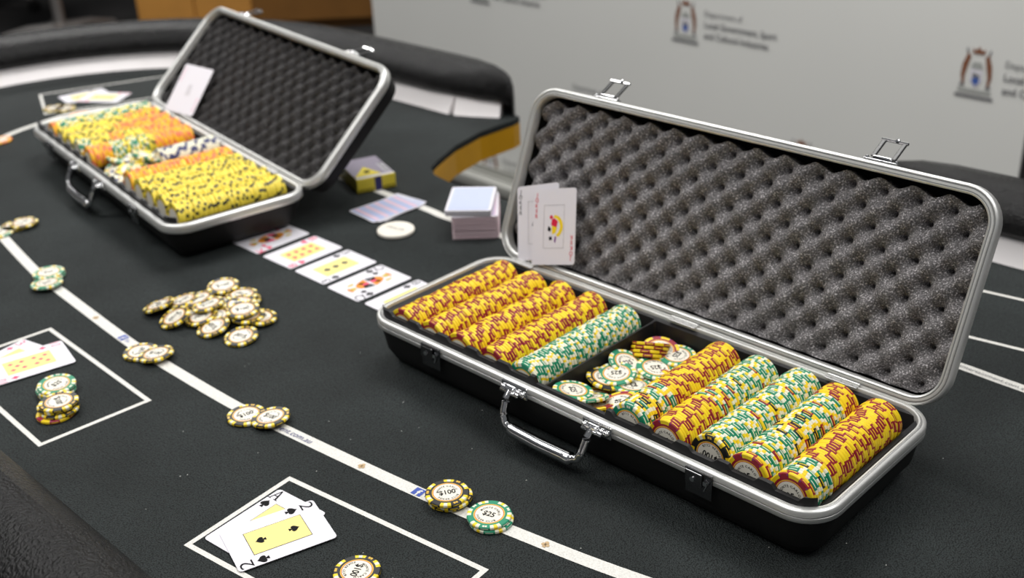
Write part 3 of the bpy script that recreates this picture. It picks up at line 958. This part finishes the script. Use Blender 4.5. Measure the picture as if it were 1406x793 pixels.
# loose chips thrown into the middle well
GW = 'loose chips in the middle well of the near case'
well = [('green', -.010, -.066, .0470, (.05, .16, 1), 'green chip at the front left corner of the well, face up'),
        ('green', .004, -.059, .0410, (-.32, .25, 1), 'green chip tilted beneath the front left green chip'),
        ('red', .011, -.058, .0350, (-.28, .22, 1), 'red chip with purple spots leaning at the front of the well'),
        ('red', .029, -.044, .0390, (-.26, -.10, 1), 'red and yellow $5 chip at the front right of the well'),
        ('black', -.012, -.014, .0360, (.20, .14, 1), 'black and yellow chip half under a green chip in the well'),
        ('green', -.007, -.003, .0385, (.02, -.10, 1), 'green and white $25 chip lying face up in the centre of the well'),
        ('green', -.012, .020, .0385, (.42, .10, 1), 'green chip tilted at the left wall of the well'),
        ('red', -.012, .060, .0440, (-.30, .50, 1), 'red chip topping the leaning red pile at the back of the well'),
        ('red', -.0115, .0575, .0408, (-.30, .50, 1), 'second red chip of the leaning red pile in the well'),
        ('red', -.0105, .055, .0376, (-.30, .50, 1), 'third red chip of the leaning red pile in the well'),
        ('red', -.0095, .0525, .0344, (-.30, .50, 1), 'fourth red chip of the leaning red pile in the well'),
        ('red', -.0010, .062, .0405, (.22, -.10, 1), 'red chip lying face up at the back of the well'),
        ('green', .017, .066, .0380, (.04, -.04, 1), 'green chip lying face up at the back right of the well'),
        ('red', .026, .052, .0330, (.06, .10, 1), 'red chip under the back right green chip'),
        ('green', .014, .034, .0360, (.16, .02, 1), 'green chip tilted behind the centre of the well'),
        ('red', .008, .026, .0320, (.14, .05, 1), 'red chip under the tilted green chip behind the centre of the well'),
        ('green', -.001, .026, .0345, (.16, .12, 1), 'green chip poking out behind the centre chip of the well'),
        ('green', .015, -.004, .0335, (-.05, .12, 1), 'green chip right of the centre chip in the well, upper one'),
        ('green', .019, -.005, .0295, (-.05, .10, 1), 'green chip beneath the upper green chip right in the well'),
        ('green', .018, -.030, .0265, (0, 0, 1), 'green chip at the bottom of the well behind the $5 chip'),
        ('red', .028, .016, .0255, (0, 0, 1), 'red chip at the bottom of the well under the green chips'),
        ('red', -.006, -.036, .0255, (0, 0, 1), 'red chip at the bottom left of the well'),
        ('green', -.006, .006, .0262, (0, 0, 1), 'green chip at the bottom of the well under the centre chip')]
for kind, x, y, z, n, lab in well:
    chip(kind, (x, y, z), n, -1.0 if '$5' in lab and kind == 'red' else rnd.uniform(0, 6.28), lab, GW, B1)

# ------------------------------------------------------------------ far case
C2 = (-0.5357, 1.6853, -0.9377)
case2 = thing('chip_case', 'open black chip case farther back, full of yellow, green and orange chips', 'chip case', (C2[0], C2[1], TZ), C2[2])
ROWS2 = [-.232 + .0425 * k for k in range(5)] + [.088 + .0415 * k for k in range(5)]
make_case(case2, .6009, .2098, .0365, 0.758, ROWS2, (-.040, .064), .0215, [.050] * 10, (-.23, .0, .19), (-.186, .178), (-.064, .042), (-.185, .180), M['foam_shaded'], .034)
B2 = Matrix.Translation((C2[0], C2[1], TZ)) @ Matrix.Rotation(C2[2], 4, 'Z')
b = MB()
SC = 1.05
def rowkind(i, f):
    q = rnd.random()
    if i == 0: return 'orange' if f < .06 else ('green' if q < .9 else 'black')
    if i == 1: return 'black' if f < .62 or q < .5 else 'orange'
    if i == 2: return 'black' if f < .45 else ('orange' if q < .85 else 'black')
    if i == 3: return ('green' if f < .12 else 'black' if f < .3 else 'orange' if f < .42 else 'black' if f < .6 else 'orange')
    if i == 4: return 'orange' if f < .22 else ('green' if f < .55 and q < .7 else ('black' if f < .6 else 'orange'))
    if i == 5: return 'orange' if q < .93 else 'black'
    return 'black'
for i, xr in enumerate(ROWS2):
    y = -.084 if i < 5 else -.077
    while y < (.078 if i < 5 else .080):
        k = rowkind(i, (y + .088) / .172)
        k = 'yellow' if k == 'black' else k
        n = (rnd.gauss(0, .02), -1, .04 + rnd.gauss(0, .02))
        chip_geo(b, k, 30, False, MO[k], nmat((xr + rnd.gauss(0, .0008), y, .052 + abs(rnd.gauss(0, .0008))), n, rnd.uniform(0, 6.28)), SC)
        y += .00352
y = -.01
while y < .080:
    chip_geo(b, 'navy', 30, False, MO['navy'], nmat((.040, y, .058), (.02, -1, .04), rnd.uniform(0, 6)), SC); y += .0035
for k in range(64):
    x = rnd.uniform(-.034, .046); yy = rnd.uniform(-.072, .066)
    kind = rnd.choice(['green', 'green', 'navy', 'navy', 'yellow', 'green', 'navy'])
    zz = .030 + .036 * k / 64 * (1 - abs(yy) / .12)
    chip_geo(b, kind, 30, False, MO[kind], nmat((x, yy, zz), (rnd.gauss(0, .35), rnd.gauss(0, .35), 1), rnd.uniform(0, 6)), SC)
o = b.obj('poker_chips', AM); o.matrix_world = B2
tag(o, 'yellow, green, orange and navy chips filling the far case', 'poker chips', None, 'stuff')

# ------------------------------------------------------------------ playing cards
CW, CH, CT = .063, .088, .0005
b = MB(); slab(b, rrect(CW, CH, .0036), 0, CT); CARD = b.mesh('playing_card', [M['card']])
LAY = {3: [(0, -.6), (0, 0), (0, .6)], 2: [(0, -.62), (0, .62)], 1: [(0, 0)],
       8: [(-.5, -.75), (-.5, -.25), (-.5, .25), (-.5, .75), (.5, -.75), (.5, -.25), (.5, .25), (.5, .75)],
       10: [(-.55, -.78), (-.55, -.28), (-.55, .28), (-.55, .78), (.55, -.78), (.55, -.28), (.55, .28), (.55, .78), (0, -.53), (0, .53)]}


def serif_A(mb, x, y, h, mi, z, k):
    """a capital A with slab feet"""
    def P(pts): mb.poly([(x + k * a * h, y + k * c * h) for a, c in pts], z, mi)
    P([(-.36, -.5), (-.26, -.5), (.03, .5), (-.05, .5)]); P([(.20, -.5), (.36, -.5), (.05, .5), (-.05, .5)])
    P([(-.22, -.14), (.22, -.14), (.20, -.06), (-.20, -.06)]); P([(-.46, -.5), (-.14, -.5), (-.14, -.44), (-.46, -.44)]); P([(.10, -.5), (.46, -.5), (.46, -.44), (.10, -.44)])


def face(card, rank, suit, court=False, soft=False):
    """flat print on a card: corner indices, yellow panel, pips or a court figure"""
    red = suit in ('heart', 'diamond')
    z1, z2, z3 = CT + .00012, CT + .0002, CT + .0003
    b = MB()
    for k in (1, -1):
        x, y = -k * .0255, k * .0360
        if rank == 'A': serif_A(b, x, y, .0135, 0, z1, k)
        else: put_text(b, rank, .0120, 0, z1, (x, y), 0 if k > 0 else PI, -.004, 1.32 if len(rank) == 1 else .75)
        pip(b, suit, x, y - k * .0150, .0108, 1 if red else 0, z1, k < 0)
    if court:
        for k in (1, -1):
            def P(pts, mi): b.poly([(k * x, k * y) for x, y in pts], z2, mi)
            P(circ(0, .0125, .0080, 16), 3); P(circ(0, .026, .0042, 12), 4)
            P([(-.0065, .029), (-.004, .034), (-.002, .031), (0, .035), (.002, .031), (.004, .034), (.0065, .029)], 3)
            P([(-.013, .001), (-.004, .001), (-.002, .012), (-.009, .014)], 1 if red else 5)
            P([(.004, .001), (.013, .001), (.009, .014), (.002, .012)], 6)
            P([(.009, .018), (.014, .017), (.013, .026), (.010, .027)], 4)
            pip(b, suit, -k * .0150, k * .022, .0085, 1 if red else 0, z2, k < 0)
            b.poly([(k * x, k * y) for x, y in ((-.003, .002), (.003, .002), (.002, .011), (-.002, .011))], z3, 5 if red else 1)
    else:
        W2, H2 = .0166, .0265
        b.poly([(-W2, -H2), (W2, -H2), (W2, H2), (-W2, H2)], z1, 0 if not soft else 2)
        e = .0005
        b.poly([(-W2 + e, -H2 + e), (W2 - e, -H2 + e), (W2 - e, H2 - e), (-W2 + e, H2 - e)], z2, 2)
        n = {'A': 1}.get(rank) or int(rank)
        for px, py in LAY[n]:
            pip(b, suit, px * W2 * .82, py * H2 * .92, .0095 if n < 6 else .0078, 1 if red else 0, z3, py < 0)
    if soft: mats = [M['ink_washed_red'] if red else M['ink_washed'], M['ink_washed_red'], M['ink_yellow'], M['ink_orange'], M['ink_gold'], M['ink_washed'], M['ink_orange']]  # soft print: overexposed look put into the ink colours
    else: mats = [M['ink_red'] if red else M['ink_black'], M['ink_red'], M['ink_yellow'], M['ink_orange'], M['ink_gold'], M['ink_black'], M['ink_orange']]
    return b.obj('face_print', mats, card)


def card(x, y, z, up_ang, label, group=None):
    o = link('playing_card', CARD); o.location = (x, y, TZ + z); o.rotation_euler = (0, 0, up_ang - PI / 2)
    return tag(o, label, 'playing card', group)


def card_at(p0, th, side):
    a = Vector((math.cos(th), math.sin(th))); n = Vector((math.sin(th), -math.cos(th))) * side
    c = Vector(p0) + a * CH / 2 + n * CW / 2
    return c.x, c.y


GC = 'five community cards in a row'
comm = [((-.38538, 1.46522), .78204, 'K', 'heart', True, 'king of hearts, leftmost of the five face-up cards in a row'),
        ((-.33312, 1.41206), .78697, '8', 'heart', False, 'eight of hearts on yellow panel, second of five face-up cards'),
        ((-.28252, 1.36147), .76918, '3', 'club', False, 'three of clubs on yellow panel, middle of five face-up cards'),
        ((-.23356, 1.30821), .77276, 'Q', 'club', True, 'black court card with orange figure, fourth of five face-up cards'),
        ((-.1820, 1.2580), .775, '8', 'spade', False, 'eight of spades half hidden by the near case corner')]
for p0, th, rk, su, ct, lab in comm:
    x, y = card_at(p0, th, 1)
    face(card(x, y, .0006, th, lab, GC), rk, su, ct, True)
x, y = card_at((-.28036, .81459), .88195, 1)
face(card(x, y, .0006, .88195, 'ace of spades half covered by the two of spades in the front betting box', 'hole cards'), 'A', 'spade')
x, y = card_at((-.23926, .76533), .48491, -1)
c2_ = card(x, y, .0016, .48491, 'two of spades lying over the ace in the front betting box', 'hole cards'); face(c2_, '2', 'spade'); c2_.rotation_euler.x = 0.004
# left betting box: ten of diamonds over another diamond
ua = math.atan2(1.1426 - 1.0962, -.4970 + .5678)
card_c = (-.4970 - .044 * math.cos(ua) - .0315 * math.sin(ua) , 1.1426 - .044 * math.sin(ua) + .0315 * math.cos(ua))
face(card(card_c[0], card_c[1], .0016, ua, 'ten of diamonds on a yellow panel in the left betting box', 'hole cards'), '10', 'diamond', False, True)
face(card(card_c[0] - .026, card_c[1] + .0060, .0006, ua + .42, 'red card mostly covered by the ten of diamonds', 'hole cards'), '3', 'diamond', False, True)
# far betting box
face(card(-.826, 2.225, .0006, .62, 'white card with yellow panel lying left in the far betting box', 'hole cards'), '3', 'spade', False, True)
face(card(-.783, 2.205, .0016, -.20, 'white card lying right in the far betting box', 'hole cards'), '2', 'heart', False, True)
# joker cards in the near lid
LID1 = B1 @ Matrix.Translation((0, .2083 / 2 - .0031, .0560)) @ Matrix.Rotation(1.17082, 4, 'X')
def lid_card(base, x, s, n, rot, label, group=None):
    o = link('playing_card', CARD); o.matrix_world = base @ Matrix.Translation((x, s, n)) @ Matrix.Rotation(rot, 4, 'Z')
    return tag(o, label, 'playing card', group)


def jester(card_, ink, colour=True):
    b = MB(); z = CT + .0002
    for k in (1, -1):
        for i, ch in enumerate('JOKER'):
            put_text(b, ch, .0046, 0, z, (-k * .0262, k * (.0375 - .0062 * i)), 0 if k > 0 else PI, .01)
    e, X, Y = .0003, .0150, .0250
    for (x0, y0, x1, y1) in ((-X, -Y, X, -Y + e), (-X, Y - e, X, Y), (-X, -Y, -X + e, Y), (X - e, -Y, X, Y)):
        b.poly([(x0, y0), (x1, y0), (x1, y1), (x0, y1)], z, 1)
    A = circ(0, 0, .0135, 16, -1.1, 1.5); B_ = circ(-.0015, 0, .0105, 16, -1.1, 1.5)
    b.add([(x, y, z) for x, y in A + B_], [(i, i + 1, 18 + i, 17 + i) for i in range(16)], 2 if colour else 0)
    b.poly([(-.004, .002), (.004, -.001), (.006, .006), (0, .010), (-.003, .008)], z, 3 if colour else 0)
    b.poly([(-.002, -.009), (.003, -.007), (.005, -.001), (-.003, .001)], z, 2 if colour else 0)
    b.poly(circ(-.004, .011, .0024, 10), z, 0 if colour else 1)
    b.poly([(-.009, -.004), (-.005, -.006), (-.004, -.002), (-.008, .001)], z, 4)
    b.poly([(-.006, -.016), (-.002, -.015), (-.003, -.011), (-.007, -.012)], z, 4)
    b.poly([(.001, -.017), (.003, -.019), (.004, -.012), (.002, -.011)], z, 5)
    return b.obj('face_print', [ink, M['ink_grey'], M['spot_yellow'], M['ink_red'], M['ink_black'], M['purple']], card_)


jester(lid_card(LID1, -.2255, .0530, .0014, math.radians(18.5), 'black-lettered joker card behind the colour joker in the near lid', 'joker cards'), M['ink_black'], False)
jester(lid_card(LID1, -.1990, .0540, .0040, math.radians(15.5), 'joker card with a small colourful jester in front in the near lid', 'joker cards'), M['ink_red'])
# card leaning in the far lid
P1 = Vector((-.5979, 1.9719, .042)); K0 = Vector((0, 0, CAM_H)); P1 = K0 + (P1 - K0) * .958
Ax = Vector((.0532, -.0334, -.0045)).normalized(); By = Vector((.0363, .0490, .0634)); By = (By - Ax * By.dot(Ax)).normalized(); Nz = Ax.cross(By)
cc = P1 + Ax * CW / 2 + By * CH / 2
o = link('playing_card', CARD); o.matrix_world = Matrix(((Ax.x, By.x, Nz.x, cc.x), (Ax.y, By.y, Nz.y, cc.y), (Ax.z, By.z, Nz.z, cc.z + TZ), (0, 0, 0, 1)))
tag(o, 'pale card leaning in the lid of the far case', 'playing card', 'joker cards')
b = MB(); z = CT + .0002
for k in (1, -1):
    for i, ch in enumerate('JOKER'): put_text(b, ch, .0042, 0, z, (-k * .0262, k * (.0375 - .006 * i)), 0 if k > 0 else PI)
b.poly([(-.004, -.012), (.006, -.010), (.003, .010), (-.005, .008)], z, 1)
b.obj('face_print', [M['ink_pink'], M['card_edge']], o)

# face-down fan
def back(card_, m1, m2):
    b = MB(); z = CT + .00015
    b.poly(rrect(CW - .005, CH - .005, .002), z, 0)
    for k in range(5):
        y = -.034 + .017 * k
        b.poly([(-.028, y - .003), (.028, y - .003), (.028, y + .004), (-.028, y + .004)], z + .0001, 1)
    b.obj('back_print', [m1, m2], card_)


for k, (dx, dy, a, lab) in enumerate(((.004, .006, .86, 'face-down blue-backed card under the other two by the dealer button'), (.001, .001, .78, 'face-down blue-backed card in the middle of the fan by the dealer button'), (-.003, -.002, .70, 'face-down blue-backed card on top of the fan by the dealer button'))):
    back(card(-.1755 + dx, 1.5625 + dy, .0006 + .0008 * k, a, lab, 'face-down cards by the dealer button'), M['back_blue'], M['back_pink'])

# two card decks, one on the other
def deck(label, x, y, z, rz, n, dz, m_, top):
    r_ = thing('card_deck', label, 'card deck', (x, y, TZ + z), rz, 'stacked card decks')
    bb = MB(); slab(bb, rrect(CW, CH, .0036), 0, dz * .86); me = bb.mesh('card', [m_])
    for k in range(n):
        c = link('card', me, r_); c.location = (rnd.gauss(0, .00035), rnd.gauss(0, .0004), k * dz); c.rotation_euler = (0, 0, rnd.gauss(0, .004))
    bb = MB(); zt = n * dz
    slab(bb, rrect(CW, CH, .0036), zt, zt + .0004, 0, 1)
    bb.poly(rrect(CW - .006, CH - .006, .002), zt + .0006, 2)
    for k in range(9): bb.poly([(-.027, -.039 + .009 * k), (.027, -.039 + .009 * k), (.027, -.036 + .009 * k), (-.027, -.036 + .009 * k)], zt + .0008, 3)
    bb.obj('top_card', [M['card'], M['card'], top, M['back_blue']], r_)


deck('lower deck of red-backed cards in a tall squared stack', -.0450, 1.4830, .0006, -.02, 46, .00070, M['card_pink'], M['back_pink'])
deck('thin upper deck of blue-backed cards on the tall stack', -.0510, 1.4840, .0342, -.10, 12, .00062, M['card_edge'], M['back_lilac'])

# dealer button
o = MB(); o.loft([[(x, y, z) for x, y in circ(0, 0, r, 48)] for r, z in ((.0245, 0), (.0262, .0012), (.0262, .0044), (.0245, .0058))], 0, True, True)
btn = autosmooth(o.obj('dealer_button', M['button']), 30); btn.location = (-.1578, 1.4755, TZ + .0005); btn.rotation_euler = (0, 0, -.6)
tag(btn, 'cream round dealer button below the face-down card fan', 'dealer button')
b = MB(); put_text(b, 'DEALER', .0062, 0, .0060); b.obj('button_lettering', M['ink_grey'], btn)

# card box
bx = thing('card_box', 'yellow and mauve cardboard card box under the raised far lid', 'card box', (-.2165, 1.6800, TZ), math.radians(24.5))
b = MB(); b.rbox((0, 0, .0118), (.062, .090, .0222), .0012, 0); b.obj('carton', M['box_yellow'], bx)
b = MB(); b.box((0, .004, .0231), (.0606, .0800, .0004)); b.obj('top_label', M['box_grey'], bx)
b = MB(); b.add([(-.030, -.036, .0236), (-.004, .004, .0236), (.012, -.036, .0236)], [(0, 2, 1)], 0); b.poly(circ(-.006, -.020, .005), .0238, 1)
b.obj('triangle_emblem', [M['box_yellow'], M['ink_black']], bx)
b = MB(); b.box((0, -.0405, .0232), (.0606, .006, .0006), 0); b.box((.024, -.012, .0236), (.010, .040, .0004), 0)
for k in range(7): b.box((.024, -.030 + .006 * k, .0239), (.008, .0022, .0003), 1)
b.obj('white_stripe', [M['card'], M['ink_black']], bx)
b = MB(); b.box((.003, -.0452, .0118), (.011, .0008, .0215)); b.obj('blue_tab', M['box_navy'], bx)
b = MB()
for k in range(14):
    if abs(-.028 + .0043 * k - .003) > .006: b.box((-.028 + .0043 * k, -.0452, .0035), (.0016, .0008, .006))
b.obj('edge_print', M['ink_black'], bx)

# a little lint on the felt
b = MB()
for k in range(46):
    x = rnd.uniform(-.35, .42); y = rnd.uniform(.72, 1.15)
    s = rnd.uniform(.0004, .0008)
    b.add([(x - s, y - s, TZ + .0004), (x + s, y - s * .6, TZ + .0004), (x, y + s, TZ + .0004), (x, y, TZ + .0004 + s * .8)], [(0, 1, 3), (1, 2, 3), (2, 0, 3), (0, 2, 1)])
tag(b.obj('lint', M['lint']), 'tiny specks of white lint scattered on the black felt', 'lint', None, 'stuff')

# ------------------------------------------------------------------ backdrop banner
bd = thing('media_backdrop', 'wide pale grey media backdrop printed with rows of crests and department lettering', 'backdrop', (-.114, 3.676, 0), -math.radians(47))
b = MB(); b.box((.665, .004, 1.02), (2.29, .006, 1.96)); b.obj('banner_panel', M['banner'], bd)
b = MB(); b.rbox((.665, .0, .030), (2.33, .16, .058), .02); b.box((.665, -.055, .056), (2.3, .01, .02)); b.box((.665, -.03, .07), (2.3, .008, .02)); b.obj('base_cassette', M['banner_base'], bd)
b = MB(); b.rbox((.665, .0, 2.0), (2.31, .03, .03), .008); b.obj('top_bar', M['banner_base'], bd)


def crest(x, z, emblem=True):
    t = MB()
    def P(pts, mi): t.poly([(px * .001, py * .001) for px, py in pts], 0, mi)
    P([(-14, 8), (-14, -16), (-8, -26), (0, -32), (8, -26), (14, -16), (14, 8)], 3)                 # shield
    P([(-14, 12), (-9, 24), (9, 24), (14, 12), (9, 9), (-9, 9)], 4)
    P([(-9, -4), (-3, 2), (2, -4), (8, -2), (9, -12), (3, -18), (-6, -17)], 2)                      # bird on the shield
    P([(-10, -18), (0, -30), (10, -18), (6, -10), (-6, -10)], 1)
    P([(-13, 42), (-15, 54), (-7, 49), (0, 58), (7, 49), (15, 54), (13, 42)], 0)                    # crown
    for k in (-1, 1):                                                                                # supporters
        P([(k * 16, 36), (k * 24, 44), (k * 27, 34), (k * 33, 18), (k * 35, -6), (k * 31, -26), (k * 25, -28), (k * 26, -8), (k * 22, 10)][::k], 0)
        P([(k * 22, 42), (k * 25, 54), (k * 28, 52), (k * 27, 42)][::k], 2)
        P([(k * 24, -26), (k * 35, -26), (k * 36, -32), (k * 23, -32)][::k], 2)
    P([(-38, -36), (38, -36), (38, -45), (-38, -45)], 4); P([(-44, -50), (44, -50), (44, -57), (-44, -57)], 5)
    b = MB(); b.v = [(x + p[0], -.0006, z + p[1]) for p in t.v]; b.f = t.f; b.m = t.m
    for i, f in enumerate(b.f): b.v[f[0]] = b.v[f[0]]
    b.v = [(p[0], -.0006 - .0001 * i / max(1, len(b.v)), p[2]) for i, p in enumerate(b.v)]
    if emblem: b.obj('crest', [M['print_brown'], M['print_blue'], M['print_grey'], M['card'], M['print_pale'], M['print_grey']], bd)
    t = MB()
    for i, s in enumerate(('Department of', 'Local Government, Sport', 'and Cultural Industries')):
        put_text(t, s, .0165 if i else .0150, 0, 0, (.062, .030 - .0285 * i), 0, .018 if i else 0, 0.92, 'l')
    b = MB(); b.v = [(x + p[0], -.0008, z + p[1]) for p in t.v]; b.f = t.f; b.m = t.m
    b.obj('department_lettering', M['print_grey'], bd)


for zr, xs in ((.2, (.48, 1.28)), (-.100, (-.30 + .38, .885, 1.685)), (-.402, (-.33, 1.262)), (-.380, (.410,)), (-.690, (.090, .88, 1.68))):
    for x in xs:
        crest(x, TZ + zr, x != .410)

# ------------------------------------------------------------------ cabinets and office chairs in the background
def cabinet(label, x, y, rz, wd, dp, ht, m_, doors):
    r_ = thing('cabinet', label, 'cabinet', (x, y, 0), rz)
    b = MB(); b.box((wd / 2, dp / 2, ht / 2 + .02), (wd, dp, ht - .04)); b.box((wd / 2, dp / 2 + .02, .02), (wd - .04, dp - .04, .04)); b.obj('carcass', m_, r_)
    dw = wd / doors
    for k in range(doors):
        b = MB(); b.rbox((dw * (k + .5), -.010, ht / 2 + .02), (dw - .010, .018, ht - .06), .003); d = b.obj('door', m_, r_)
        b = MB(); b.tube([(dw * (k + .88), -.028, ht * .62), (dw * (k + .88), -.028, ht * .76)], .005, 0, 8); b.obj('door_handle', M['chrome'], d)
    return r_


cb = cabinet('light timber cabinet with a red strip, behind the far end of the table', -1.872, 6.02, 0, .60, .45, .80, M['wood_light'], 2)
b = MB(); b.rbox((.22, -.022, .265), (.22, .006, .11), .002); b.obj('red_strip', M['red_plastic'], cb)
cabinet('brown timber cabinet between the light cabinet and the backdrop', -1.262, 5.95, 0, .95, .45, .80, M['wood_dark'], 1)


def office_chair(label, x, y, rz, group):
    r_ = thing('office_chair', label, 'office chair', (x, y, 0), rz, group)
    b = MB(); b.tube([(0, 0, .09), (0, 0, .42)], .028, 0, 14); b.obj('gas_lift', M['chair_metal'], r_)
    b = MB(); b.rbox((0, 0, .47), (.48, .47, .08), .035); b.obj('seat', M['chair_fabric'], r_)
    b = MB(); b.rbox((0, .24, .78), (.44, .07, .52), .03); b.rbox((0, .25, .50), (.07, .03, .20), .01); b.obj('backrest', M['chair_fabric'], r_)
    for k in range(5):
        a = 2 * PI * k / 5 + .2
        c, s = math.cos(a), math.sin(a)
        b = MB(); b.tube([(.02 * c, .02 * s, .105), (.16 * c, .16 * s, .100), (.29 * c, .29 * s, .072)], [.024, .019, .014], 0, 8); lg = b.obj('base_leg', M['chair_metal'], r_)
        b = MB()
        for d in (-.017, .017): b.tube([(.29 * c - (d - .009) * s, .29 * s + (d - .009) * c, .029), (.29 * c - (d + .009) * s, .29 * s + (d + .009) * c, .029)], .028, 0, 14)
        b.obj('caster', M['chair_plastic'], lg)
    for k in (-1, 1):
        b = MB(); b.tube([(k * .24, .12, .47), (k * .29, .10, .56), (k * .29, -.02, .67), (k * .28, -.12, .67), (k * .24, .0, .50)], .014, 0, 8); b.obj('armrest', M['chair_plastic'], r_)


office_chair('black office chair on a chrome star base left of the light cabinet', -2.20, 5.80, .6, 'office chairs behind the table')
office_chair('black office chair farthest left behind the table rail', -2.95, 6.75, -.4, 'office chairs behind the table')
office_chair('black office chair between the other chair and the cabinet', -2.12, 7.15, 2.2, 'office chairs behind the table')
